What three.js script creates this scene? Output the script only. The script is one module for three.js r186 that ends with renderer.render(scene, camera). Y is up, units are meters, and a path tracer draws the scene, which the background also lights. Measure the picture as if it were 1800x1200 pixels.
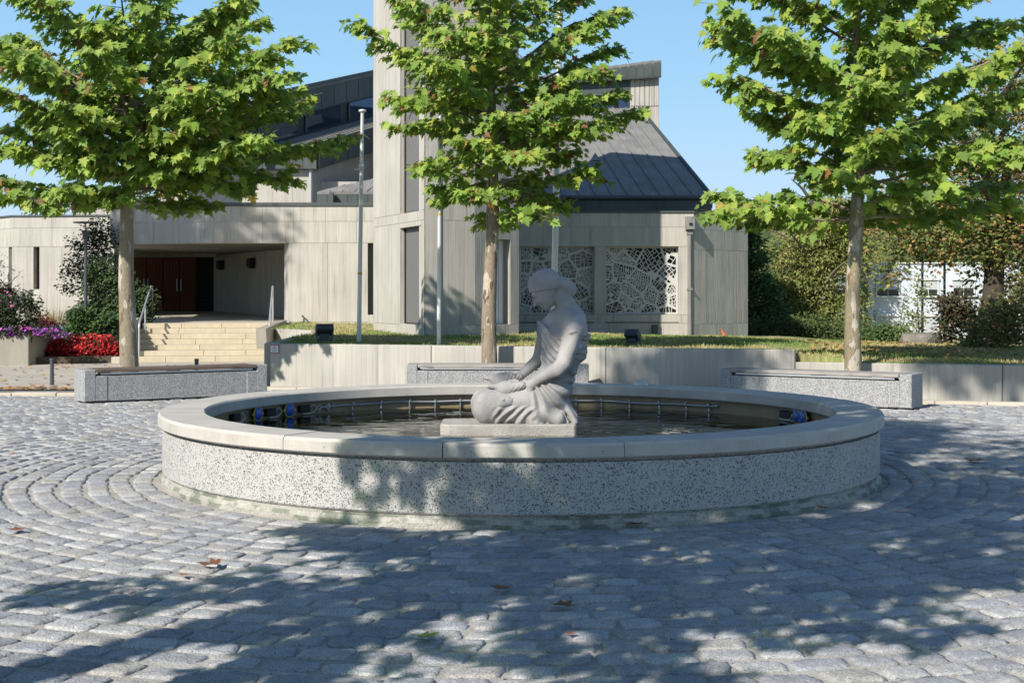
import * as THREE from 'three';
import { mergeGeometries } from 'three/addons/utils/BufferGeometryUtils.js';
import { ImprovedNoise } from 'three/addons/math/ImprovedNoise.js';

// ---------------------------------------------------------------- camera, sky, sun, exposure
const scene = new THREE.Scene();
const FOCAL = 2432, HORIZON = 515, EYE = 1.6;             // photograph pixels (1800 x 1200), metres
const camera = new THREE.PerspectiveCamera(2 * Math.atan(600 / FOCAL) * 180 / Math.PI, 1800 / 1200, 0.1, 6000);
camera.position.set(0, EYE, 0);
camera.lookAt(0, EYE, -10);
camera.setViewOffset(1800, 1200, 0, 600 - HORIZON, 1800, 1200);   // level camera, lens shifted down
const renderer = new THREE.WebGLRenderer({ antialias: true });
renderer.toneMapping = THREE.LinearToneMapping;
renderer.toneMappingExposure = 1.5;
renderer.shadowMap.enabled = true;

const SUN_AZ = [0.6, -0.8], SUN_EL = 36 * Math.PI / 180;  // sunlight travels right and away from the camera
const sunDir = new THREE.Vector3(SUN_AZ[0] * Math.cos(SUN_EL), -Math.sin(SUN_EL), SUN_AZ[1] * Math.cos(SUN_EL));
{
  const W = 512, H = 256, data = new Float32Array(W * H * 4);
  const stops = [[-90, .34, .36, .38], [-0.5, .36, .38, .40], [0, 1.05, 1.25, 1.42], [3, .86, 1.16, 1.44], [8, .59, 1.01, 1.42], [14, .42, .82, 1.33], [30, .16, .34, .68], [60, .085, .19, .44], [90, .07, .165, .40]];
  const toSun = sunDir.clone().negate();
  for (let j = 0; j < H; j++) {
    const el = (j + .5) / H * 180 - 90;
    let k = 0; while (k < stops.length - 2 && el > stops[k + 1][0]) k++;
    const t = Math.min(1, Math.max(0, (el - stops[k][0]) / (stops[k + 1][0] - stops[k][0])));
    for (let i = 0; i < W; i++) {
      const az = (i + .5) / W * 2 * Math.PI - Math.PI, ce = Math.cos(el * Math.PI / 180);
      const dot = Math.cos(az) * ce * toSun.x + Math.sin(el * Math.PI / 180) * toSun.y + Math.sin(az) * ce * toSun.z;
      const glow = el > 0 ? .55 * Math.pow(Math.max(0, dot), 24) + .16 * Math.pow(Math.max(0, dot), 4) : 0;   // brighter air round the sun
      const o = (j * W + i) * 4;
      for (let c = 0; c < 3; c++) data[o + c] = stops[k][c + 1] + (stops[k + 1][c + 1] - stops[k][c + 1]) * t + glow * [1, .96, .88][c];
      data[o + 3] = 1;
    }
  }
  const sky = new THREE.DataTexture(data, W, H, THREE.RGBAFormat, THREE.FloatType);
  sky.mapping = THREE.EquirectangularReflectionMapping;
  sky.magFilter = sky.minFilter = THREE.LinearFilter;
  sky.needsUpdate = true;
  scene.background = sky;
  scene.environment = sky;
  scene.backgroundIntensity = scene.environmentIntensity = 0.46;
}
const sun = new THREE.DirectionalLight(new THREE.Color(1, .945, .86), 4.3);
sun.position.copy(sunDir).multiplyScalar(-120).add(new THREE.Vector3(0, 0, -20));
sun.target.position.set(0, 0, -20);
sun.castShadow = true;
sun.shadow.mapSize.set(4096, 4096);
Object.assign(sun.shadow.camera, { left: -60, right: 60, top: 60, bottom: -60, near: 1, far: 300 });
sun.name = 'sun';
scene.add(sun, sun.target);

// ---------------------------------------------------------------- helpers
function rng(seed) { let a = seed >>> 0; return () => { a = (a + 0x6D2B79F5) | 0; let t = Math.imul(a ^ (a >>> 15), 1 | a); t = (t + Math.imul(t ^ (t >>> 7), 61 | t)) ^ t; return ((t ^ (t >>> 14)) >>> 0) / 4294967296; }; }
const perlin = new ImprovedNoise();
const n3 = (x, y, z) => perlin.noise(x + 13.7, y + 7.3, z + 3.1);
const V = (x, y, z) => new THREE.Vector3(x, y, z);
const mix = (a, b, t) => a + (b - a) * t, clamp = (x, a = 0, b = 1) => Math.min(b, Math.max(a, x));
const smooth = (a, b, x) => { const t = clamp((x - a) / (b - a)); return t * t * (3 - 2 * t); };
const X = (px, d) => (px - 900) * d / FOCAL;                 // measured place in the photograph at depth d -> metres
const Y = (py, d) => EYE - (py - HORIZON) * d / FOCAL;
const taken = new Map();
function numbered(name) { const n = taken.get(name) || 0; taken.set(name, n + 1); return n ? name + '_' + String(n).padStart(3, '0') : name; }
function mesh(name, geo, mat, parent, userData) {
  const m = new THREE.Mesh(geo, mat);
  m.name = parent ? name : numbered(name); m.castShadow = m.receiveShadow = true;
  if (userData) Object.assign(m.userData, userData);
  (parent || scene).add(m);
  return m;
}
function thing(name, label, category, pos = [0, 0, 0], turn = 0, group) {
  const g = new THREE.Group(); g.name = numbered(name); g.position.set(...pos); g.rotation.y = turn;
  g.userData = { label, category }; if (group) g.userData.group = group;
  scene.add(g); return g;
}
function tag(o, label, category, group) { Object.assign(o.userData, { label, category }); if (group) o.userData.group = group; return o; }
function structure(name, geo, mat, label) { const m = mesh(name, geo, mat); m.userData.kind = 'structure'; m.userData.label = label; m.userData.category = name.replace(/_/g, ' '); return m; }

// uv in metres from the dominant direction of each face
function uvm(geo, ou = 0, ov = 0) {
  const g = geo.index ? geo.toNonIndexed() : geo, p = g.attributes.position;
  if (!g.attributes.normal) g.computeVertexNormals();
  const uv = new Float32Array(p.count * 2), a = V(), b = V(), c = V();
  for (let i = 0; i < p.count; i += 3) {
    a.fromBufferAttribute(p, i); b.fromBufferAttribute(p, i + 1); c.fromBufferAttribute(p, i + 2);
    const nx = (b.y - a.y) * (c.z - a.z) - (b.z - a.z) * (c.y - a.y), ny = (b.z - a.z) * (c.x - a.x) - (b.x - a.x) * (c.z - a.z), nz = (b.x - a.x) * (c.y - a.y) - (b.y - a.y) * (c.x - a.x);
    const ax = Math.abs(nx), ay = Math.abs(ny), az = Math.abs(nz);
    for (const [k, v] of [[i, a], [i + 1, b], [i + 2, c]]) {
      const [u, w] = ay > ax && ay > az ? [v.x, v.z] : ax > az ? [v.z, v.y] : [v.x, v.y];
      uv[k * 2] = u + ou; uv[k * 2 + 1] = w + ov;
    }
  }
  g.setAttribute('uv', new THREE.BufferAttribute(uv, 2));
  return g;
}
function box(x0, x1, y0, y1, z0, z1, ou = 0, ov = 0) {
  const g = new THREE.BoxGeometry(x1 - x0, y1 - y0, z1 - z0); g.translate((x0 + x1) / 2, (y0 + y1) / 2, (z0 + z1) / 2);
  return uvm(g, ou, ov);
}
// box with chamfered edges
function cbox(x0, x1, y0, y1, z0, z1, c = .01, ou = 0, ov = 0) {
  const s = new THREE.Shape(); s.moveTo(x0 + c, y0 + c); s.lineTo(x1 - c, y0 + c); s.lineTo(x1 - c, y1 - c); s.lineTo(x0 + c, y1 - c);
  const g = new THREE.ExtrudeGeometry(s, { depth: z1 - z0 - 2 * c, bevelEnabled: true, bevelThickness: c, bevelSize: c, bevelSegments: 1, steps: 1 });
  g.translate(0, 0, z0 + c);
  return uvm(g, ou, ov);
}
const merge = (list) => mergeGeometries(list.map((g) => { const q = g.index ? g.toNonIndexed() : g; for (const k of Object.keys(q.attributes)) if (!['position', 'normal', 'uv'].includes(k)) q.deleteAttribute(k); return q; }), false);
// prism from a plan (x, d) between two heights
function prism(plan, y0, y1) {
  const s = new THREE.Shape(plan.map(([x, d]) => new THREE.Vector2(x, d)));
  const g = new THREE.ExtrudeGeometry(s, { depth: y1 - y0, bevelEnabled: false }); g.rotateX(-Math.PI / 2); g.translate(0, y0, 0);
  return uvm(g);
}
// flat quad patches (a, b, c, d counter-clockwise), thickness t along the downward normal
function slab(a, b, c, d, t) {
  const n = V().crossVectors(b.clone().sub(a), d.clone().sub(a)).normalize().multiplyScalar(-t);
  const q = [a, b, c, d, a.clone().add(n), b.clone().add(n), c.clone().add(n), d.clone().add(n)];
  const f = [[0, 1, 2, 3], [7, 6, 5, 4], [0, 4, 5, 1], [1, 5, 6, 2], [2, 6, 7, 3], [3, 7, 4, 0]], pos = [];
  for (const [i, j, k, l] of f) for (const m of [i, j, k, i, k, l]) pos.push(q[m].x, q[m].y, q[m].z);
  const g = new THREE.BufferGeometry(); g.setAttribute('position', new THREE.Float32BufferAttribute(pos, 3)); g.computeVertexNormals();
  return uvm(g);
}
// tapered tube along points; uv in metres
function tube(pts, radii, seg = 8, bump = null, capped = true) {
  const n = pts.length, pos = [], uv = [], idx = [];
  let side = null, len = 0;
  for (let i = 0; i < n; i++) {
    const t = pts[Math.min(n - 1, i + 1)].clone().sub(pts[Math.max(0, i - 1)]).normalize();
    if (!side) side = Math.abs(t.y) > .9 ? V(1, 0, 0) : V(0, 1, 0).cross(t).normalize();
    side.addScaledVector(t, -side.dot(t)).normalize();
    const up = V().crossVectors(t, side);
    if (i) len += pts[i].distanceTo(pts[i - 1]);
    for (let k = 0; k <= seg; k++) {
      const a = k / seg * Math.PI * 2, r = radii[i] * (bump ? bump(a, len) : 1), c = Math.cos(a) * r, s = Math.sin(a) * r;
      pos.push(pts[i].x + side.x * c + up.x * s, pts[i].y + side.y * c + up.y * s, pts[i].z + side.z * c + up.z * s);
      uv.push(k / seg * Math.PI * 2 * radii[0], len);
    }
  }
  for (let i = 0; i < n - 1; i++) for (let k = 0; k < seg; k++) { const a = i * (seg + 1) + k, b = a + seg + 1; idx.push(a, a + 1, b, a + 1, b + 1, b); }
  if (capped) for (const [i, flip] of [[0, 1], [n - 1, 0]]) {
    const c = pos.length / 3; pos.push(pts[i].x, pts[i].y, pts[i].z); uv.push(0, 0);
    const o = i * (seg + 1);
    for (let k = 0; k < seg; k++) flip ? idx.push(c, o + k + 1, o + k) : idx.push(c, o + k, o + k + 1);
  }
  const g = new THREE.BufferGeometry();
  g.setAttribute('position', new THREE.Float32BufferAttribute(pos, 3)); g.setAttribute('uv', new THREE.Float32BufferAttribute(uv, 2)); g.setIndex(idx); g.computeVertexNormals();
  return g;
}
// profile (r, y) swept round the y axis from angle p0 to p1; flat sides, closed ends
function arc(profile, p0, p1, n, capped = true) {
  const pos = [], uv = [], put = (r, y, p, u, v) => { pos.push(Math.sin(p) * r, y, Math.cos(p) * r); uv.push(u, v); };
  const m = profile.length;
  for (let j = 0; j < m; j++) {
    const [r0, y0] = profile[j], [r1, y1] = profile[(j + 1) % m], l = Math.hypot(r1 - r0, y1 - y0), rr = Math.max(r0, r1), off = j * .77;
    for (let i = 0; i < n; i++) {
      const a = mix(p0, p1, i / n), b = mix(p0, p1, (i + 1) / n);
      put(r0, y0, a, a * rr, off); put(r0, y0, b, b * rr, off); put(r1, y1, b, b * rr, off + l);
      put(r0, y0, a, a * rr, off); put(r1, y1, b, b * rr, off + l); put(r1, y1, a, a * rr, off + l);
    }
  }
  if (capped) for (const [p, flip] of [[p0, 0], [p1, 1]]) for (let j = 1; j < m - 1; j++) for (const k of flip ? [0, j, j + 1] : [0, j + 1, j]) put(profile[k][0], profile[k][1], p, profile[k][0], profile[k][1]);
  const g = new THREE.BufferGeometry();
  g.setAttribute('position', new THREE.Float32BufferAttribute(pos, 3)); g.setAttribute('uv', new THREE.Float32BufferAttribute(uv, 2)); g.computeVertexNormals();
  // smooth along the sweep: normals from the profile
  const P = g.attributes.position, N = g.attributes.normal;
  let k = 0;
  for (let j = 0; j < m; j++) {
    const [r0, y0] = profile[j], [r1, y1] = profile[(j + 1) % m], l = Math.hypot(r1 - r0, y1 - y0) || 1, nr = (y1 - y0) / l, ny = -(r1 - r0) / l;
    for (let i = 0; i < n * 6; i++, k++) { const p = Math.atan2(P.getX(k), P.getZ(k)); N.setXYZ(k, Math.sin(p) * nr, ny, Math.cos(p) * nr); }
  }
  return g;
}

// ---------------------------------------------------------------- computed textures
const s8 = (c) => Math.round(255 * clamp(c <= .0031308 ? 12.92 * c : 1.055 * Math.pow(c, 1 / 2.4) - .055));
const hash = (x, y, s) => { let h = Math.imul(x, 374761393) ^ Math.imul(y, 668265263) ^ Math.imul(s, 2246822519); h = Math.imul(h ^ (h >>> 13), 1274126177); return ((h ^ (h >>> 16)) >>> 0) / 4294967296; };
function vn(x, y, px, py, s) {                                // periodic value noise
  const i = Math.floor(x), j = Math.floor(y), fx = x - i, fy = y - j, u = fx * fx * (3 - 2 * fx), v = fy * fy * (3 - 2 * fy);
  const w = (a, p) => ((a % p) + p) % p, a = w(i, px), b = w(i + 1, px), c = w(j, py), d = w(j + 1, py);
  return mix(mix(hash(a, c, s), hash(b, c, s), u), mix(hash(a, d, s), hash(b, d, s), u), v);
}
function fbm(x, y, px, py, s, oct = 4) { let t = 0, a = .5, n = 0; for (let o = 0; o < oct; o++) { t += a * vn(x, y, px, py, s + o); n += a; a *= .5; x *= 2; y *= 2; px *= 2; py *= 2; } return t / n; }
function texture(n, size, fn) {                               // fn(u, v in 0..1, i, j) -> [r, g, b linear, height]
  const col = new Uint8Array(n * n * 4), hgt = new Uint8Array(n * n * 4);
  for (let j = 0; j < n; j++) for (let i = 0; i < n; i++) {
    const [r, g, b, h] = fn(i / n, j / n, i, j), o = (j * n + i) * 4;
    col[o] = s8(r); col[o + 1] = s8(g); col[o + 2] = s8(b); col[o + 3] = 255;
    hgt[o] = hgt[o + 1] = hgt[o + 2] = Math.round(255 * clamp(h)); hgt[o + 3] = 255;
  }
  const make = (d, srgb) => {
    const t = new THREE.DataTexture(d, n, n); t.wrapS = t.wrapT = THREE.RepeatWrapping; t.magFilter = THREE.LinearFilter; t.minFilter = THREE.LinearMipmapLinearFilter; t.generateMipmaps = true;
    if (srgb) t.colorSpace = THREE.SRGBColorSpace;
    t.repeat.set(1 / (Array.isArray(size) ? size[0] : size), 1 / (Array.isArray(size) ? size[1] : size)); t.needsUpdate = true; return t;
  };
  return { map: make(col, true), bump: make(hgt, false) };
}
const lit = (t, bumpScale, rough, extra = {}) => new THREE.MeshStandardMaterial({ map: t.map, bumpMap: t.bump, bumpScale, roughness: rough, ...extra });
const rgb = (r, g, b) => new THREE.Color().setRGB(r, g, b);
const plain = (r, g, b, rough = .8, metal = 0, extra = {}) => new THREE.MeshStandardMaterial({ color: rgb(r, g, b), roughness: rough, metalness: metal, ...extra });

// board-marked concrete, 4 m square
function boards(seed, rough) {
  const R = rng(seed), edge = [0]; while (edge[edge.length - 1] < .985) edge.push(edge[edge.length - 1] + (.075 + R() * .05) / 4); edge[edge.length - 1] = 1;
  const tone = edge.map(() => (R() - .5)), lift = edge.map(() => R());
  const at = new Int16Array(1024), gap = new Float32Array(1024);
  for (let i = 0; i < 1024; i++) { const u = i / 1024; let k = 0; while (k < edge.length - 2 && u >= edge[k + 1]) k++; at[i] = k; gap[i] = Math.min(u - edge[k], edge[k + 1] - u) * 4; }
  return texture(1024, 4, (u, v, i) => {
    const b = at[i], joint = gap[i] < .004 ? 1 : 0;
    const grain = fbm(u * 140, v * 10, 140, 10, seed + 3, 3) - .5, streak = fbm(u * 26, v * 2, 26, 2, seed + 9, 4) - .5, blot = fbm(u * 7, v * 7, 7, 7, seed + 17, 5) - .5;
    const pore = vn(u * 300, v * 300, 300, 300, seed + 31) > .965 ? 1 : 0;
    const drip = Math.max(0, fbm(u * 60, v * 3, 60, 3, seed + 41, 3) - .62) * 2.2;
    let t = 1 + tone[b] * .075 * (rough ? 1.3 : 1) + grain * .12 * (rough ? 2 : 1) + streak * .22 + blot * .26 - joint * .13 - pore * .22 - drip * .4;
    return [.44 * t, .415 * t, .368 * t * (1 - .06 * streak), clamp(.45 + lift[b] * .3 + grain * .35 - joint * .4 - pore * .3)];
  });
}
const T = {};
T.boards = boards(5, false); T.roughBoards = boards(23, true);
// smooth cast concrete with pores, 2 m
T.cast = texture(1024, 2, (u, v) => {
  const a = fbm(u * 6, v * 6, 6, 6, 71, 6) - .5, f = vn(u * 400, v * 400, 400, 400, 72) - .5, st = fbm(u * 30, v * 5, 30, 5, 73, 3) - .5;
  const pw = vn(u * 170, v * 170, 170, 170, 74), p = pw > .955 ? 1 : 0;
  const t = 1 + a * .34 + f * .09 + st * .12 - p * .42;
  return [.47 * t, .438 * t, .385 * t, .6 + f * .12 - p * .5];
});
// exposed aggregate: grains of several sizes, some washed out, 1 m
function aggregate(seed, base, dark, light, nDark, nLight, rMax) {
  const n = 1024, R = rng(seed), c = new Float32Array(n * n).fill(0), h = new Float32Array(n * n).fill(.7);
  const dab = (count, r0, r1, tone, depth) => {
    for (let k = 0; k < count; k++) {
      const cx = R() * n, cy = R() * n, r = r0 + Math.pow(R(), 2) * (r1 - r0), e = .8 + R() * .42, a = R() * 3.14, tn = tone * (.55 + R() * .6), ca = Math.cos(a), sa = Math.sin(a), m = Math.ceil(r * 1.6);
      for (let y = -m; y <= m; y++) for (let x = -m; x <= m; x++) {
        const q = Math.hypot((x * ca + y * sa) / e, (-x * sa + y * ca) * e) / r + (hash(x + k, y, seed) - .5) * .3;
        if (q < 1) { const o = ((Math.floor(cy + y) + n) % n) * n + (Math.floor(cx + x) + n) % n; c[o] = tn; h[o] = depth + (1 - q) * .2 * Math.sign(depth - .5); }
      }
    }
  };
  dab(nLight, 2, 6, light, .85); dab(nDark, 2, rMax, dark, .2);
  return texture(n, 1, (u, v, i, j) => {
    const a = fbm(u * 5, v * 5, 5, 5, seed + 2, 4) - .5, f = vn(u * 340, v * 340, 340, 340, seed + 3) - .5, t = 1 + c[j * n + i] + a * .2 + f * .2;
    return [base[0] * t, base[1] * t, base[2] * t, h[j * n + i] + f * .15];
  });
}
T.basin = aggregate(101, [.44, .428, .40], -.72, .25, 4200, 4600, 5.2);
T.plinth = texture(512, 1.5, (u, v) => { const a = fbm(u * 7, v * 7, 7, 7, 511, 5), f = vn(u * 180, v * 180, 180, 180, 512) - .5, m = smooth(.48, .62, fbm(u * 11, v * 9, 11, 9, 513, 5)), t = 1 + (a - .5) * .7 + f * .35; return [mix(.36, .19, m) * t, mix(.345, .205, m) * t, mix(.30, .16, m) * t, .5 + (a - .5) * .9 + f * .5]; });
T.bench = aggregate(131, [.30, .30, .295], -.62, .75, 5200, 6000, 5);
T.granite = texture(512, .32, (u, v) => {
  const a = vn(u * 110, v * 110, 110, 110, 201), b = vn(u * 60, v * 60, 60, 60, 202), g = fbm(u * 4, v * 4, 4, 4, 203, 3) - .5, c = vn(u * 150, v * 150, 150, 150, 204);
  let t = 1 + g * .4 + (b - .5) * .55; if (a < .22) t *= .42; if (a > .8) t *= 1.4;
  return [.34 * t, .338 * t, .335 * t, clamp(.5 + (fbm(u * 22, v * 22, 22, 22, 205, 4) - .5) * 1.1 + (c - .5) * .3)];
});
T.sand = texture(512, 1.3, (u, v) => {
  const a = fbm(u * 8, v * 8, 8, 8, 221, 5) - .5, f = vn(u * 200, v * 200, 200, 200, 222) - .5, t = 1 + a * .6 + f * .5;
  return [.36 * t, .34 * t, .30 * t, .5 + f * .6];
});
T.pavers = texture(1024, 4, (u, v) => {
  const row = Math.floor(v * 40), w = u * 20 + (row % 2) * .5, k = Math.floor(w), e = Math.min(w - k, 1 - (w - k)) * .2, e2 = Math.min(v * 40 - row, 1 - (v * 40 - row)) * .1;
  const tone = (hash(k % 20, row, 241) - .5) * .22, a = fbm(u * 9, v * 9, 9, 9, 242, 5) - .5, f = vn(u * 300, v * 300, 300, 300, 243) - .5, joint = Math.min(e, e2) < .005 ? .3 : 0;
  const t = 1 + tone + a * .3 + f * .18 - joint;
  return [.43 * t, .385 * t, .315 * t, .6 - joint + f * .2];
});
T.asphalt = texture(512, 1, (u, v) => { const f = vn(u * 160, v * 160, 160, 160, 251), a = fbm(u * 6, v * 6, 6, 6, 252, 4) - .5, t = 1 + (f - .5) * .8 + a * .4; return [.14 * t, .135 * t, .13 * t, f]; });
T.step = texture(512, 1.6, (u, v) => { const f = vn(u * 160, v * 160, 160, 160, 261) - .5, a = fbm(u * 5, v * 5, 5, 5, 262, 5) - .5, b = fbm(u * 20, v * 4, 20, 4, 263, 3) - .5, t = 1 + f * .15 + a * .35 + b * .15; return [.50 * t, .435 * t, .315 * t, .5 + f * .4]; });
T.turf = texture(1024, 7, (u, v) => {
  const dry = smooth(.42, .66, fbm(u * 6, v * 6, 6, 6, 271, 5)), f = fbm(u * 160, v * 160, 160, 160, 272, 2), t = .45 + f * 1.1;
  return [mix(.14, .36, dry) * t, mix(.20, .30, dry) * t, mix(.045, .15, dry) * t, f];
});
T.soil = texture(512, 2, (u, v) => { const f = fbm(u * 60, v * 60, 60, 60, 281, 3), t = .5 + f; return [.10 * t, .075 * t, .05 * t, f]; });
T.timber = texture(512, [2, .5], (u, v) => { const g = fbm(u * 6, v * 90, 6, 90, 291, 4) - .5, a = fbm(u * 12, v * 6, 12, 6, 292, 4) - .5, t = 1 + g * .8 + a * .6; return [.30 * t, .275 * t, .25 * t, .5 + g]; });
T.stone = texture(1024, 1.4, (u, v) => {
  const a = fbm(u * 5, v * 5, 5, 5, 301, 6) - .5, b = fbm(u * 14, v * 14, 14, 14, 302, 5) - .5, f = vn(u * 260, v * 260, 260, 260, 303) - .5, sp = vn(u * 150, v * 150, 150, 150, 304) > .93 ? 1 : 0;
  const t = 1 + a * .5 + b * .45 + f * .16 - sp * .22;
  return [.325 * t * (1 + a * .1), .312 * t, .298 * t * (1 - a * .08), clamp(.5 + b * .7 + f * .4 - sp * .25)];
});
T.zinc = texture(512, 2.2, (u, v) => { const a = fbm(u * 5, v * 5, 5, 5, 311, 5) - .5, s = fbm(u * 40, v * 4, 40, 4, 312, 4) - .5, t = 1 + a * .5 + s * .35; return [.20 * t, .195 * t, .183 * t, .5 + s * .3]; });
T.copper = texture(512, 2.2, (u, v) => { const a = fbm(u * 5, v * 5, 5, 5, 321, 5) - .5, s = fbm(u * 30, v * 4, 30, 4, 322, 4) - .5, t = 1 + a * .5 + s * .4; return [.058 * t, .072 * t, .067 * t, .5 + s * .3]; });
T.mesh = texture(256, .16, (u, v) => { const w = v * 10, r = Math.floor(w), x = u * 10 + (r % 2) * .5, k = Math.floor(x), q = Math.hypot(x - k - .5, w - r - .5), t = q < .3 ? .25 : 1; return [.19 * t, .185 * t, .18 * t, q < .3 ? 0 : 1]; });
T.cladding = texture(256, 1, (u, v) => { const w = v * 12, q = w - Math.floor(w), f = fbm(u * 8, v * 8, 8, 8, 331, 3) - .5, t = (q < .14 ? .8 : 1) * (1 + f * .08); return [.60 * t, .64 * t, .70 * t, q < .14 ? .1 : .8]; });
function bark(seed, base, pale, flake, paleAmount, flakeAmount) {
  return texture(512, [.9, 1.8], (u, v) => {
    const a = fbm(u * 6, v * 6, 6, 6, seed, 5), b = fbm(u * 10, v * 9, 10, 9, seed + 7, 4), f = fbm(u * 60, v * 40, 60, 40, seed + 13, 3) - .5, t = 1 + f * .6;
    const p = smooth(paleAmount, paleAmount - .03, a), k = smooth(1 - flakeAmount, 1.03 - flakeAmount, b);
    const c = [0, 1, 2].map((i) => mix(mix(base[i], pale[i], p), flake[i], k) * t);
    return [...c, clamp(.55 - p * .25 + k * .35 + f * .3)];
  });
}
T.barkPale = bark(401, [.235, .195, .135], [.42, .38, .31], [.15, .10, .065], .43, .31);
T.barkOlive = bark(421, [.24, .20, .125], [.42, .38, .30], [.18, .10, .055], .365, .28);
T.barkBrown = bark(441, [.25, .20, .145], [.44, .38, .29], [.14, .095, .06], .42, .42);

const M = {
  concrete: lit(T.boards, .004, .9), roughConcrete: lit(T.roughBoards, .014, .92), cast: lit(T.cast, .003, .75), basin: lit(T.basin, .008, .85), bench: lit(T.bench, .005, .85),
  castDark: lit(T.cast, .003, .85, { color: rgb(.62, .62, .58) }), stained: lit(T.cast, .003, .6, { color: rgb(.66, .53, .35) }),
  sand: lit(T.sand, .006, .95), pavers: lit(T.pavers, .004, .9), asphalt: lit(T.asphalt, .004, .9), step: lit(T.step, .002, .85), kerb: lit(T.cast, .003, .85, { color: rgb(1.05, 1.0, .93) }),
  turf: lit(T.turf, .02, 1), soil: lit(T.soil, .02, 1), timber: lit(T.timber, .002, .65), stone: lit(T.stone, .0028, .85), zinc: lit(T.zinc, .002, .75), copper: lit(T.copper, .002, .55),
  darkTimber: lit(T.timber, .002, .65, { color: rgb(.42, .32, .27) }), perforated: lit(T.mesh, .002, .6), cladding: lit(T.cladding, .004, .6),
  coping: plain(.075, .085, .082, .5, .2), dark: plain(.022, .023, .025, .5), black: plain(.012, .012, .013, .6), steel: plain(.46, .47, .49, .38, .75), galvanised: plain(.50, .51, .52, .45, .6),
  anthracite: plain(.055, .065, .08, .5), door: plain(.20, .055, .022, .45), white: plain(.72, .72, .71, .5), lightGrey: plain(.48, .49, .51, .5), pole: plain(.62, .62, .61, .4, .25),
  glass: new THREE.MeshPhysicalMaterial({ color: rgb(.02, .025, .03), roughness: .06, metalness: 0, specularIntensity: 1 }),
  skyGlass: new THREE.MeshPhysicalMaterial({ color: rgb(.05, .08, .13), roughness: .05, metalness: .6 }),
  blue: plain(.02, .09, .42, .25), yellow: plain(.5, .36, .03, .5), red: plain(.36, .03, .03, .5), orange: plain(.55, .12, .04, .6), rust: plain(.16, .055, .025, .9),
};

// ---------------------------------------------------------------- ground, street, lawn
{
  const g = new THREE.CircleGeometry(2500, 64); g.rotateX(-Math.PI / 2); g.translate(0, -.05, 0);
  structure('ground', uvm(g), lit(T.turf, .02, 1), 'flat open ground around the square');
}
const RC = { x: .077, d: 12.51 };                          // centre of the fountain
// the stretch of sheet that carries the cobbles: everything in front of the kerb line
const KERB = [[-40, 20.6], [-14, 21.35], [-6.4, 21.62], [-4.2, 23.0], [7.5, 19.62], [14, 17.6], [30, 12.5]];
const kerbAt = (x) => { let k = 0; while (k < KERB.length - 2 && x > KERB[k + 1][0]) k++; const [a, b] = [KERB[k], KERB[k + 1]]; return mix(a[1], b[1], (x - a[0]) / (b[0] - a[0])); };
function sheet(plan, y) { const g = new THREE.ShapeGeometry(new THREE.Shape(plan.map(([x, d]) => new THREE.Vector2(x, d)))); g.rotateX(-Math.PI / 2); g.translate(0, y, 0); return uvm(g); }
const plaza = structure('cobbled_square', sheet([[-40, -25], [30, -25], ...KERB.slice().reverse()], -.004), M.sand, 'sandy joints of the cobbled square around the fountain');
{
  const road = structure('street', sheet([...KERB, [30, 13.6], [8, 20.2], [-4, 24.4], [-6.2, 23.0], [-14, 22.75], [-40, 22]], -.012), M.asphalt, 'narrow asphalt strip behind the kerb');
  const f = structure('forecourt', sheet([[-40, 22], [-14, 22.75], [-6.2, 23.0], [-4, 24.4], [-4, 40], [-40, 40]], .004), M.pavers, 'beige paved forecourt before the church stairs');
  const kerb = structure('kerb', sheet([[-40, 20.55], [-39.9, 20.55], [-39.9, 20.6], [-40, 20.6]], -.002), M.kerb, 'pale concrete kerb stones between square and street');
  const R = rng(77);
  for (let k = 0; k < KERB.length - 1; k++) {
    const [a, b] = [KERB[k], KERB[k + 1]], L = Math.hypot(b[0] - a[0], b[1] - a[1]), n = Math.round(L / .72), turn = Math.atan2(b[1] - a[1], b[0] - a[0]);
    for (let i = 0; i < n; i++) {
      const t = (i + .5) / n, x = mix(a[0], b[0], t), d = mix(a[1], b[1], t);
      if (x < -11 || x > 11) continue;
      const m = mesh('kerb_stone', cbox(-.5 * L / n + .005, .5 * L / n - .005, -.1, .045 + R() * .008, -.13, .1, .012, R() * 9, R() * 9), M.kerb, kerb);
      m.position.set(x, 0, -d); m.rotation.y = turn + (R() - .5) * .01;
    }
  }
}
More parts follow.
